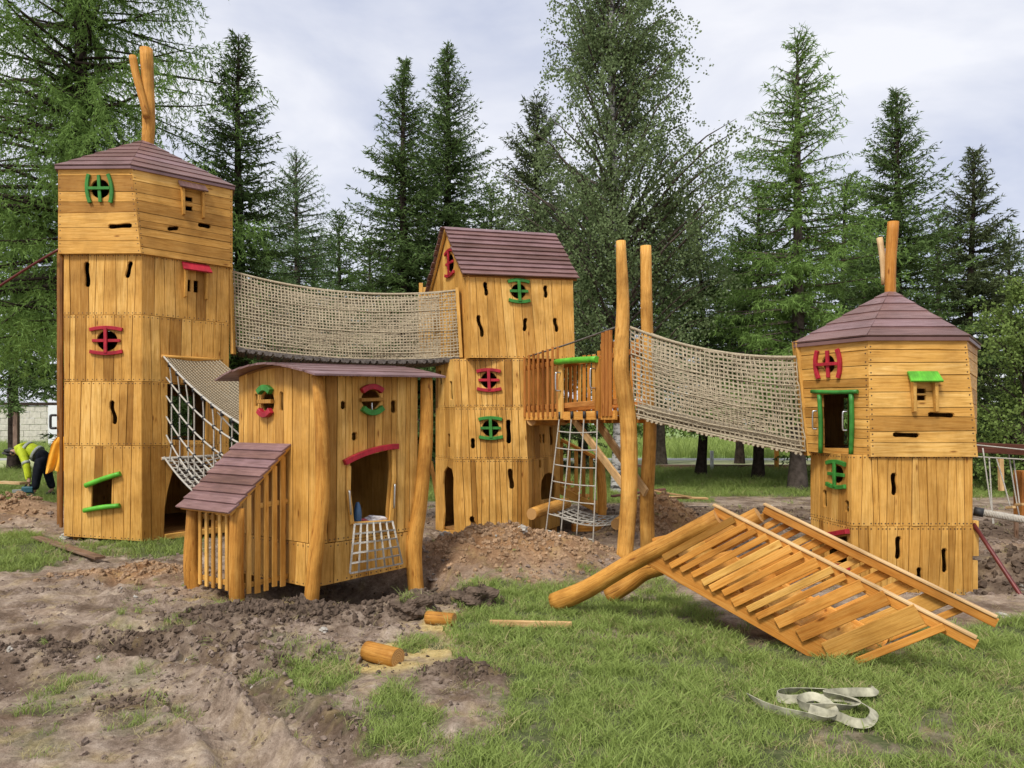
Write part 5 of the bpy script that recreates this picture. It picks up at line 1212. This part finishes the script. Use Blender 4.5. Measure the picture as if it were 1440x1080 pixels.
# ---------------------------------------------------------------- platform, poles and climbing net
PA, PB, PC, PD = Vector((.21, 11.22, 0)), Vector((1.26, 9.16, 0)), Vector((1.76, 9.95, 0)), Vector((.84, 12.35, 0)); ZP = 1.79
PF = empty('platform', 'raised platform with russet slat railing and green-barred gate between gabled tower and poles', 'platform', (1., 10.6, 0))
for k in range(11):
    a, b = k/11+.006, (k+1)/11-.006; q = [PA.lerp(PB, a), PA.lerp(PB, b), PD.lerp(PC, b), PD.lerp(PC, a)]
    vs = [at(p, ZP-.03) for p in q]+[at(p, ZP) for p in q]; o0 = R(0, 40); u = [(o0, o0), (o0+.2, o0), (o0+.2, o0+1), (o0, o0+1)]
    fs = [(3, 2, 1, 0), (4, 5, 6, 7), (0, 1, 5, 4), (1, 2, 6, 5), (2, 3, 7, 6), (3, 0, 4, 7)]; mk('deck_board', vs, fs, 'amber', PF, [[u[f % 4] for f in ff] for ff in fs])
fn = Vector((PB-PA)); fn = Vector((fn.y, -fn.x, 0)).normalized()
if fn.y > 0: fn = -fn
beam('joist', at(PA+fn*.02, ZP-.045), at(PB+fn*.02, ZP-.045), .035, .11, 'amber', PF); beam('joist', at(PD, ZP-.09), at(PC, ZP-.09), .04, .1, 'amber', PF)
tube('log_beam', [at(PA, 0)+Vector((.07, -.12, 1.69)), at(PD, 1.69)], .075, 'log', PF, 12, 5, .02)
zt = lambda t: 2.60+.18*t
dn_ = (PB-PA)
for t in list(np.linspace(.015, .425, 8))+[.895, .93, .965]:
    p = PA+dn_*t; beam('slat', at(p+fn*.048, ZP-.06+R(-.015, .01)), at(p+fn*.048, zt(t)+R(-.015, .02)), .044 if t < .43 else .06, .02, 'russet', PF, fn)
for t, w in ((.462, .10), (.85, .10)): p = PA+dn_*t; beam('gate_post', at(p+fn*.05, ZP-.08), at(p+fn*.05, 2.44), w, .035, 'honey' if t < .6 else 'amber', PF, fn)
for z_, a, b in ((.07, 0, 1), (.66, 0, .46), (.80, .85, 1)): beam('rail', at(PA+dn_*a, ZP+z_), at(PA+dn_*b, ZP+z_+.05*(b-a)), .03, .07, 'russet', PF)
tube('gate_bar', [at(PA+dn_*.44+fn*.09, 2.468), at(PA+dn_*.65+fn*.10, 2.455), at(PA+dn_*.865+fn*.09, 2.432)], .04, 'lime', PF, 12, 8, .02, 'lime')
for t in (.475, .84): p = PA+dn_*t+fn*.07; handle(PF, at(p, 2.08), at(p, 2.32), fn*.8+Vector((-.5, 0, 0)), .011, .055)
db = PC-PD
for k, t in enumerate(np.linspace(.03, .97, 16)):
    p = PD+db*t; beam('slat', at(p, ZP-.05), at(p, 2.62+.16*t+R(-.02, .02)), .075, .022, 'amber' if k % 3 else 'honey', PF, fn)
for z_ in (.08, .78): beam('rail', at(PD+fn*.03, ZP+z_), at(PC+fn*.03, ZP+z_+.04), .03, .07, 'russet', PF)
for k in range(3): p = PB.lerp(PC, .2+.3*k); 
for a, b in ((at(PA+dn_*.05, 2.62), at(PB, 2.80)),): rope('top_rope', [a, a.lerp(b, .5)+Vector((0, 0, -.01)), b], .012, PF, 'matting', 8)
tag(tube('wooden_pole', [W(878, 792, 9.0), W(884, 700, 9.0), W(884, 600, 9.0), W(874, 520, 9.0), W(876, 430, 9.0), W(873, 339, 9.0)], [.10, .10, .098, .09, .078, .058], 'log', None, 16, 30, .025), 'nearer tall wavy pole in front of the net bridge', 'pole', 'two tall poles of the bridge')
tag(tube('wooden_pole', [W(911, 806, 9.95), W(910, 700, 9.95), W(914, 590, 9.95), W(910, 460, 9.95), W(908, 346, 9.95)], [.095, .09, .085, .078, .068], 'log', None, 16, 26, .025), 'farther tall straight pole passing behind the net bridge', 'pole', 'two tall poles of the bridge')
tag(beam('brace', Vector((.80, 10.35, 1.74)), Vector((1.33, 9.12, .90)), .035, .10, 'pale', None), 'slanting pale brace under the platform ending at the nearer pole', 'brace', 'braces under the platform')
tag(beam('brace', Vector((1.15, 10.95, 1.76)), Vector((1.71, 9.80, .76)), .04, .12, 'pale', None), 'slanting wide brace under the platform ending at the farther pole', 'brace', 'braces under the platform')
CN = empty('climbing_net', 'tall pale rope ladder net hanging from the platform gate to the ground', 'rope net', (.7, 9.9, 0))
tops = [at(PA+dn_*t+fn*.06, ZP-.03) for t in (.458, .59, .72, .852)]; b0, b3 = G(765, 768), G(833, 784)
bots = [b0.lerp(b3, k/3) for k in range(4)]
vr = [[tops[k].lerp(bots[k], i/16)-Vector((0, .05*math.sin(math.pi*i/16), .0)) for i in range(17)] for k in range(4)]
for k in range(4): rope('net_rope', vr[k] if k in (0, 3) else vr[k][:15], .0095, CN, 'rope', 20)
for i in (2, 4, 6, 8, 10, 12, 14): rope('rung_rope', [v[i]-Vector((0, 0, .012*(k in (1, 2)))) for k, v in enumerate(vr)], .009, CN, 'rope', 12)
for v in vr: tube('rope_ring', [v[0]+Vector((0, -.01, -.05)), v[0]+Vector((0, -.01, .04))], .02, 'black', CN, 8, 1, 0, None, curve=False)

# stair and low rope crossing behind the platform
SB = empty('stair', 'wooden stair flight with slat railing behind the climbing net', 'stairs', (1.1, 13.4, 0))
sa, sb_ = Vector((.82, 12.75, 0)), Vector((1.44, 12.4, 0))
for k in range(6):
    t = k/5.3; p = sa.lerp(sb_, t); z1 = 1.34-.32*t; beam('baluster', at(p, .50-.28*t), at(p, z1), .06, .025, 'honey', SB, (0, 1, 0))
beam('stringer', at(sa, .56)-Vector((.05, 0, 0)), at(sb_, .24), .04, .13, 'honey', SB); beam('rail', at(sa, 1.37), at(sb_, 1.05), .06, .05, 'amber', SB)
tube('newel_post', [at(sb_, -.2), at(sb_+Vector((.02, 0, 0)), .5), at(sb_+Vector((-.03, 0, 0)), 1.16)], .07, 'log', SB, 12, 8, .03)
for k in range(5): t = k/4; p = sa.lerp(sb_, t*.9+.05); beam('tread', at(p, .62-.42*t)+Vector((0, .05, 0)), at(p, .62-.42*t)+Vector((.12, .7, 0)), .2, .035, 'amber', SB)
tag(tube('low_log', [Vector((.275, 10.88, .36)), Vector((.55, 11.3, .40)), Vector((.84, 11.85, .42))], .085, 'log', None, 14, 8, .03), 'short round log fixed low on the gabled tower beside its arched window', 'log', 'logs of the low rope crossing')
tag(tube('low_log', [Vector((1.50, 11.0, .20)), Vector((1.8, 11.5, .3)), Vector((2.1, 12.1, .40))], .09, 'log', None, 14, 8, .03), 'round log lying behind the two tall poles', 'log', 'logs of the low rope crossing')
g = [[Vector((.55, 11.3, .36)).lerp(Vector((.84, 11.85, .38)), j/4).lerp(Vector((1.55, 11.1, .22)).lerp(Vector((1.95, 11.8, .3)), j/4), i/9)-Vector((0, 0, .12*4*(i/9)*(1-i/9))) for j in range(5)] for i in range(10)]
lc = empty('rope_crossing', 'slack low rope net stretched between two low logs', 'rope net', (1.2, 11.5, .1)); net('rope_net', g, .013, 'rope', lc)
tag(beam('timber', W(805, 742, 12.0), W(885, 740, 12.2), .1, .12, 'amber', None), 'amber timber lying under the low rope crossing', 'timber', 'loose timbers behind the platform')
tag(beam('timber', W(810, 762, 11.4), W(880, 760, 11.8), .1, .10, 'beam_red', None), 'dark red timber lying in the trench behind the climbing net', 'timber', 'loose timbers behind the platform')
for k, (a, b, mt, lb) in enumerate((((860, 700), (935, 690), 'beam_red', 'reddish board on top of the board heap behind the poles'), ((880, 702), (994, 703), 'pale', 'pale long board at the bottom of the board heap behind the poles'), ((900, 695), (970, 701), 'pale', 'pale short board crossing the board heap behind the poles'))):
    tag(beam('loose_board', W(*a, 15.2-.3*k)+Vector((0, 0, .03+.04*k)), W(*b, 15.3-.2*k)+Vector((0, 0, .03)), .16, .035, mt, None), lb, 'board', 'boards heaped behind the poles')
beam('stub_post', W(606, 650, 13.5), W(622, 740, 12.6), .06, .06, 'amber', None)
o = bpy.data.objects['stub_post']; tag(o, 'slanting stay seen between hut post and gabled tower', 'brace')

# ---------------------------------------------------------------- stair unit lying on the lawn
E_ = Vector((.798, -.6027, 0)); OH = Vector((.66, .75, 0)).normalized(); ORG = Vector((.37, 6.70, 0)); WD = .66
def D(s, z, w=0.): return ORG+E_*s+OH*w+Vector((0, 0, z))
ST = empty('fallen_stair', 'stair unit with slatted sides and two log legs lying tipped on the lawn', 'stairs', (2., 5.8, 0))
ld = Vector((.853, .522)); rd_ = Vector((.917, -.399))                     # leg and rail directions in (s, z)
nrm2 = lambda d: E_*(-d.y)+Vector((0, 0, d.x))
for w_, kk in ((0, 0), (WD, .04)):
    pts = [D(.0, .085, w_), D(.35, .26+kk, w_), D(.8, .54, w_), D(1.50, .94, w_)]
    if w_: pts = [W(857, 838, 6.95), W(885, 820, 6.86), W(908, 803, 6.78), W(945, 789, 6.62), D(1.52, .90, w_)]
    tube('log_leg', pts, [.082, .078, .074, .07], 'log', ST, 14, 18, .04)
    off = -.05 if w_ == 0 else .05
    s0_ = 1.46+.10*(w_ > 0); rz = lambda s: .985-(s-1.47)*.4206
    beam('hand_rail', D(s0_, rz(s0_), w_+off*.2), D(3.17, rz(3.17), w_+off*.2), .03, .065, 'amber', ST, nrm2(rd_))
    beam('rail_cap', D(s0_, rz(s0_)+.044, w_+off*.2), D(3.17, rz(3.17)+.044, w_+off*.2), .05, .018, 'pale', ST, nrm2(rd_))
    beam('stringer', D(.93, .60, w_+off*.15), D(2.46, -.02, w_+off*.15), .035, .17, 'amber', ST, nrm2(rd_))
    ss = [(6.7*m_-.37)/(.798+.6027*m_) for m_ in ((770+x_/2.25-720)/1080 for x_ in (588, 625, 656, 692, 734, 766, 802, 850, 896, 936, 990, 1066, 1168, 1246))]
    for k, s in enumerate(ss):
        a = Vector((s, rz(s)-.005)); wd_ = (.055, .05, .045, .048, .054, .058, .05, .072, .05, .048, .08, .098, .135, .05)[k]
        b = a-ld*(.65+R(-.02, .03)); a2 = a+ld*.03
        beam('baluster', D(a2.x, a2.y, w_+off*.95), D(b.x, b.y, w_+off*.95+R(-.004, .004)), .022, wd_, 'amber' if k % 4 else 'honey', ST, nrm2(ld))
for k in range(8):
    s = 1.0+k*.175; z = .60-(s-.93)*.405; dd = Vector((.53, -.85))*.12; c = Vector((s, z))
    a, b = D(c.x, c.y+.05, .02), D(c.x, c.y+.05, WD-.02)
    up = E_*ld.x+Vector((0, 0, ld.y)); beam('tread', a, b, .25, .032, 'honey' if k % 2 else 'amber', ST, up)
beam('foot_board', D(2.43, .05, .0), D(2.43, .05, WD), .14, .03, 'amber', ST, E_*ld.x+Vector((0, 0, ld.y)))

# ---------------------------------------------------------------- loose things on the ground
def lie(name, a, b, r, lab, cat, z=0): return tag(tube(name, [a, (Vector(a)+Vector(b))/2, b], r, 'log', None, 18, 6, .012), lab, cat, 'sawn log ends')
p = G(538, 932); zz = gz(p.x, p.y)+.062; lie('log_offcut', (p.x-.125, p.y+.09, zz+.008), (p.x+.115, p.y-.06, zz), .068, 'short sawn log lying on sawdust in the foreground', 'log')
p = G(620, 882); zz = gz(p.x, p.y)+.05; lie('log_offcut', (p.x-.12, p.y+.06, zz), (p.x+.11, p.y-.02, zz), .052, 'short sawn log by the foot of the hut post', 'log')
def ply(name, a, b, w, h, mat, lab, lift=.03):
    a, b = G(*a), G(*b); a.z = gz(a.x, a.y)+lift; b.z = gz(b.x, b.y)+lift; return tag(beam(name, a, b, w, h, mat, None), lab, 'board', 'boards dropped on the ground')
ply('loose_board', (689, 886), (804, 889), .035, .05, 'pale', 'thin pale lath lying in the lawn grass', .05)
ply('loose_board', (50, 762), (141, 791), .12, .03, 'grey_plank', 'weathered plank lying by the foot of the tallest tower', .05)
ply('loose_board', (0, 703), (34, 705), .2, .05, 'pale', 'pale board on the soil heap at the left edge', .38)
for k, (px, py, r) in enumerate(((96, 760, .09), (53, 717, .09), (735, 795, .05), (625, 780, .07), (1410, 866, .05), (455, 889, .03), (172, 802, .05))):
    p = G(px, py); o = clod('stone', r, 'stone', np.random.default_rng(300+k), 3); C.objects.link(o); o.location = (p.x, p.y, gz(p.x, p.y)+r*.25)
    tag(o, ('flat pale stone beside the tallest tower base', 'pale stone on the far left soil heap', 'small stone on the central soil heap', 'pale stone on the soil heap left of the gabled tower', 'small stone by the pit at the octagonal tower', 'small stone below the dark soil bank before the hut', 'stone on the ochre sand by the plank')[k], 'stone', 'loose stones')
for k, (px, py, r, lb) in enumerate(((580, 868, .13, 'dark root-matted sod lump beside the near sawn log'), (668, 856, .19, 'large dark sod lump tipped over beside the sawn log by the hut post'))):
    p = G(px, py); o = clod('sod_lump', r, 'clod_dark', np.random.default_rng(330+k), 5, .035); C.objects.link(o); o.location = (p.x, p.y, gz(p.x, p.y)+r*.25); tag(o, lb, 'sod lump', 'sod lumps')
    for q in range(9):
        t_ = tufts[(4, 7, 5, 8)[q % 4]].copy(); t_.name = 'grass_tuft'; C.objects.link(t_); t_.parent = o; an = R(0, 6.28); rr = R(.1, .75)*r; t_.location = (rr*math.cos(an), rr*math.sin(an), r*.62*math.sqrt(max(0, 1-(rr/r)**2))); t_.rotation_euler = (R(-.6, .6), R(-.6, .6), an); t_.scale = (.9,)*3
# webbing sling
SL = empty('lifting_sling', 'cream webbing lifting sling dropped in loops on the lawn', 'sling', G(1145, 1010))
def ribbon(name, px, w, mat, n=60):
    P = []
    for x, y, h in px:
        g0 = G(x, y, 0.); g0.z = gz(g0.x, g0.y)+.03+h; P.append(g0)
    P = catmull(P, n); vs = []
    for i, q in enumerate(P):
        t = P[min(i+1, n)]-P[max(i-1, 0)]; t = t/np.linalg.norm(t); tilt = .95+.45*math.sin(i*.11); sdv = np.cross(t, (0, 0, 1)); sdv /= np.linalg.norm(sdv)
        u = sdv*math.cos(tilt)+np.array((0, 0, 1))*math.sin(tilt); c = np.array(q)
        nn_ = np.cross(t, u)*.002
        vs += [c-u*w/2+(0, 0, w*.35)-nn_, c+u*w/2+(0, 0, w*.35)-nn_, c+u*w/2+(0, 0, w*.35)+nn_, c-u*w/2+(0, 0, w*.35)+nn_]
    fs = []
    for i in range(n):
        for k in range(4): j = (k+1) % 4; fs.append((4*i+k, 4*i+j, 4*i+4+j, 4*i+4+k))
    return mk(name, vs, fs, mat, SL)
ribbon('strap', [(1053, 992, 0), (1072, 1004, 0), (1098, 1014, 0), (1137, 1022, 0), (1163, 1027, 0), (1173, 1018, .005), (1160, 1006, .02), (1142, 1001, .03), (1122, 1005, .02), (1136, 1013, .015), (1168, 1013, .015), (1198, 1013, .012), (1204, 1006, .01), (1180, 998, .005), (1140, 997, 0), (1106, 997, 0), (1092, 992, 0), (1104, 986, 0), (1150, 985, 0), (1200, 988, .0), (1228, 985, .012), (1227, 992, .016), (1203, 992, .016), (1172, 993, .016), (1160, 997, .02),
    (1186, 1001, .02), (1212, 1008, .015), (1229, 1020, .01), (1221, 1032, .0), (1200, 1031, 0), (1178, 1024, .006), (1158, 1021, .012), (1138, 1016, .02)], .05, 'strap', 260)

# ---------------------------------------------------------------- rope course at the right edge
RC = empty('rope_course', 'rope course with red-brown beam and hanging white ropes at the right edge', 'rope course', W(1440, 690, 13))
beam('beam', W(1366, 629, 13.2), W(1475, 634, 12.2), .12, .17, 'beam_red', RC)
rope('line', [W(1366, 625, 13), W(1475, 636, 12)], .012, RC); rope('line', [W(1366, 642, 13), W(1475, 648, 12)], .012, RC)
for k, (xa, xb, yb) in enumerate(((1391, 1398, 770), (1382, 1404, 775), (1401, 1421, 714), (1417, 1440, 760), (1425, 1434, 712))): rope('hanging_rope', [W(xa, 630 if k % 2 else 644, 12.8), W((xa+xb)/2, (640+yb)/2, 12.7), W(xb, yb, 12.6)], .011, RC)
for x, y in ((1420, 714), (1433, 710)): beam('rung', W(x-4, y, 12.6), W(x+6, y-1, 12.4), .05, .04, 'pale', RC)
beam('post', W(1440, 662, 13), W(1440, 760, 13), .22, .22, 'russet', RC, (0, 1, 0)); beam('post', W(1407, 645, 15), W(1408, 690, 15), .08, .08, 'pale', RC, (0, 1, 0)); beam('stake', W(1429, 732, 10.8), W(1429, 770, 10.8), .05, .04, 'grey_plank', RC, (0, 1, 0))
TH = empty('thick_rope', 'thick laid rope with black clamp leaving the octagonal tower', 'rope', W(1378, 722, 8.3))
a, b = W(1376, 720, 8.25), W(1475, 737, 7.6)
for s in range(3):
    rope('strand', [a.lerp(b, i/60)+Vector((0, .02*math.cos(i*.9+s*2.094), .02*math.sin(i*.9+s*2.094))) for i in range(61)], .021, TH, 'rope', 120, 6)
tube('clamp', [a-Vector((.05, 0, -.01)), a.lerp(b, .08)], .048, 'black', TH, 12, 2, 0, None)
tag(tube('steel_strut', [W(1369, 737, 8.1), W(1475, 897, 7.2)], .022, 'steel_red', None, 10, 4, 0, None), 'dark red steel strut slanting from the octagonal tower to the ground at right', 'strut')
p = G(1412, 851); 

# ---------------------------------------------------------------- background at the left: wall, post, coat, worker
BW = empty('boundary_wall', 'pale textured block wall with dark coping far left behind the worker', 'wall', (-33, 52, 0))
nb_ = 0
for r in range(7):
    for c in range(13):
        x0 = -35.4+c*.78+(.39 if r % 2 else 0); z0_ = -.1+r*.42
        vs = [(x0, 52, z0_), (x0+.76, 52, z0_), (x0+.76, 52, z0_+.40), (x0, 52, z0_+.40)]; d = R(0, .04); vs = [(a, b-d, c_) for a, b, c_ in vs]+[(a, 52.25, c_) for a, b, c_ in vs]
        mk('block', vs, [(0, 1, 2, 3), (1, 5, 6, 2), (0, 3, 7, 4), (3, 2, 6, 7), (4, 7, 6, 5)], 'rockwall', BW)
mk('coping', [(-36, 51.9, 2.84), (-24.8, 51.9, 2.84), (-24.8, 52.4, 2.84), (-36, 52.4, 2.84), (-36, 51.9, 3.05), (-24.8, 51.9, 3.05), (-24.8, 52.4, 3.05), (-36, 52.4, 3.05)], [(4, 5, 6, 7), (0, 1, 5, 4), (3, 2, 1, 0), (1, 2, 6, 5), (2, 3, 7, 6), (3, 0, 4, 7)], 'bark', BW)
tag(beam('white_panel', W(75, 630, 44), W(75, 570, 44), .55, .08, 'white', None, (0, 1, 0)), 'plain white panel beside the pale wall, at the edge of the tallest tower', 'panel')
tag(beam('fence_post', W(23, 630, 24), W(23, 580, 24), .14, .14, 'grey_plank', None, (0, 1, 0)), 'brown square fence post in front of the pale wall', 'post')
for k, x_ in enumerate((1001, 1092)): tag(beam('road_post', W(x_, 662, 27), W(x_, 634 if k == 0 else 626, 27), .10 if k == 0 else .13, .12, 'white' if k == 0 else 'amber', None, (0, 1, 0)), ('white roadside marker post beside the road', 'thin wooden stake at the lawn edge behind the right rope bridge')[k], 'post')

def skin(name, J, E, Rd, mat, parent, root=0, sub=2):
    me = bpy.data.meshes.new(name); pv = org(parent); me.from_pydata([tuple(Vector(j)-pv) for j in J], E, [])
    o = bpy.data.objects.new(name+'_cage', me); C.objects.link(o); o.modifiers.new('skin', 'SKIN'); sv = me.skin_vertices[0].data
    for i, r in enumerate(Rd): sv[i].radius = (r, r) if not isinstance(r, tuple) else r
    sv[root].use_root = True; m = o.modifiers.new('sub', 'SUBSURF'); m.levels = sub; m.render_levels = sub
    dg = bpy.context.evaluated_depsgraph_get(); em = bpy.data.meshes.new_from_object(o.evaluated_get(dg)); bpy.data.objects.remove(o)
    em.materials.clear(); em.materials.append(M[mat]); em.polygons.foreach_set('use_smooth', [True]*len(em.polygons))
    n_ = bpy.data.objects.new(name, em); C.objects.link(n_); n_.parent = parent; return n_
M['hiviz'] = plain('hi_vis_yellow', (.62, .74, .02), .7, 0, 8, .2); M['navy'] = plain('dark_work_trousers', (.018, .02, .028), .85, 0, 10, .4); M['skinc'] = plain('skin', (.48, .27, .19), .6, 0, 10, .1); M['tape'] = plain('grey_reflective_tape', (.42, .45, .40), .5); M['boot'] = plain('black_boot', (.02, .018, .016), .6); M['teal'] = plain('teal_tool_body', (.02, .10, .13), .5); M['coat'] = plain('orange_yellow_coat', (.82, .38, .02), .7, 0, 7, .2)
yw = 17.2; w_ = lambda x, y, d=0: W(x, y, yw+d)
PE = empty('person', 'bent-over worker in hi-vis yellow jacket and dark trousers handling a power tool', 'person', w_(58, 700))
# body: hips, spine, head, arms, legs in one surface
J = [w_(63, 643), w_(50, 637), w_(36, 631), w_(27, 631), w_(21, 635), w_(14, 638), w_(58, 645, -.14), w_(52, 668, -.2), w_(49, 690, -.2), w_(43, 695, -.22), w_(64, 646, .14), w_(68, 668, .12), w_(74, 688, .15), w_(68, 693, .13),
     w_(31, 636, -.2), w_(38, 655, -.28), w_(41, 673, -.26), w_(42, 679, -.27), w_(31, 637, .2), w_(37, 656, .18), w_(40, 676, .1), w_(41, 681, .08)]
Eg = [(0, 1), (1, 2), (2, 3), (3, 4), (4, 5), (0, 6), (6, 7), (7, 8), (8, 9), (0, 10), (10, 11), (11, 12), (12, 13), (3, 14), (14, 15), (15, 16), (16, 17), (3, 18), (18, 19), (19, 20), (20, 21)]
Rd = [.10, .11, .13, .12, .06, .10, .06, .05, .04, .04, .06, .05, .04, .04, .07, .05, .036, .03, .07, .05, .036, .03]
skin('body', J, Eg, Rd, 'skinc', PE)
skin('trousers', [J[0], J[0].lerp(J[1], .45), J[6], J[7], J[8], J[10], J[11], J[12]], [(0, 1), (0, 2), (2, 3), (3, 4), (0, 5), (5, 6), (6, 7)], [.19, .185, .14, .1, .08, .14, .1, .08], 'navy', PE)
skin('jacket', [J[1].lerp(J[0], .62), J[2], J[3], J[4].lerp(J[3], .3), J[14], J[15], J[16], J[18], J[19], J[20]], [(0, 1), (1, 2), (2, 3), (2, 4), (4, 5), (5, 6), (2, 7), (7, 8), (8, 9)], [.20, .20, .17, .09, .095, .075, .058, .095, .075, .058], 'hiviz', PE)
def band(p, q, r, wd_=.03):
    d = (Vector(q)-Vector(p)).normalized(); return tube('reflective_band', [Vector(p)-d*wd_, Vector(p)+d*wd_], r, 'tape', PE, 16, 2, 0, None)
band(J[1].lerp(J[0], .2), J[0], .192); band(J[2].lerp(J[1], .2), J[1], .19); band(J[15].lerp(J[14], .2), J[14], .082)
o = clod('hair', .112, 'boot', np.random.default_rng(9), 3); C.objects.link(o); o.parent = PE; o.location = J[5]-org(PE)+Vector((-.015, 0, .03)); o.scale = (1, .95, 1)
for a, b in ((J[8], J[9]), (J[12], J[13])): skin('boot', [Vector((a.x, a.y, .1)), Vector((a.x, a.y, .05)), Vector((a.x-.16, a.y-.02, .04))], [(0, 1), (1, 2)], [.06, .06, .045], 'boot', PE)
for a in (J[17], J[21]):
    for k in range(5):
        d = Vector((-.02-.006*k, -.03+.016*k, -.07 if k else -.03)); skin('finger', [a, a+d*.55+Vector((0, -.003, 0)), a+d+Vector((.015, 0, 0))], [(0, 1), (1, 2)], [.011, .01, .008], 'skinc', PE, 0, 1)
TO = empty('power_tool', 'teal power saw held at the ground by the bent worker', 'tool', w_(38, 697, -.2))
pc = w_(39, 689, -.22); beam('tool_body', pc+Vector((-.1, 0, 0)), pc+Vector((.14, 0, .01)), .13, .15, 'teal', TO, ch=.03); tube('tool_handle', [pc+Vector((-.06, 0, .07)), pc+Vector((.0, 0, .15)), pc+Vector((.10, 0, .07))], .02, 'boot', TO, 8, 8, 0, None)
beam('tool_blade', pc+Vector((-.34, 0, -.03)), pc+Vector((-.1, 0, -.02)), .012, .07, 'steel', TO)
# coat hanging on the board of the tower
rows = [((79, 615), (91, 614)), ((72, 624), (92, 625)), ((67, 640), (92, 641)), ((63, 655), (90, 655)), ((61, 665), (88, 660))]
vs, fs = [], []; nc = 11
for lay in (0, 1):
    for r, (a, b) in enumerate(rows):
        for c in range(nc):
            t = c/(nc-1); v = W(a[0]+(b[0]-a[0])*t, a[1]+(b[1]-a[1])*t+2.5*math.sin(t*9)*(r/4), 12.05); v.y += .05*math.sin(t*13+r*.4)*(.3+r*.2)+.035*lay*(1+.8*math.sin(t*math.pi)); vs.append(v)
nr = len(rows)
for lay in (0, 1):
    for r in range(nr-1):
        for c in range(nc-1): k = lay*nr*nc+r*nc+c; fs.append((k, k+1, k+nc+1, k+nc) if lay else (k+nc, k+nc+1, k+1, k))
q = nr*nc
for r in range(nr-1):
    for c in (0, nc-1): k = r*nc+c; fs.append((k, k+nc, k+nc+q, k+q))
for c in range(nc-1):
    for r in (0, nr-1): k = r*nc+c; fs.append((k, k+1, k+1+q, k+q))
tag(mk('coat', vs, fs, 'coat', None, None, None, True), 'orange-yellow rain coat hanging on the back board of the tallest tower', 'coat')
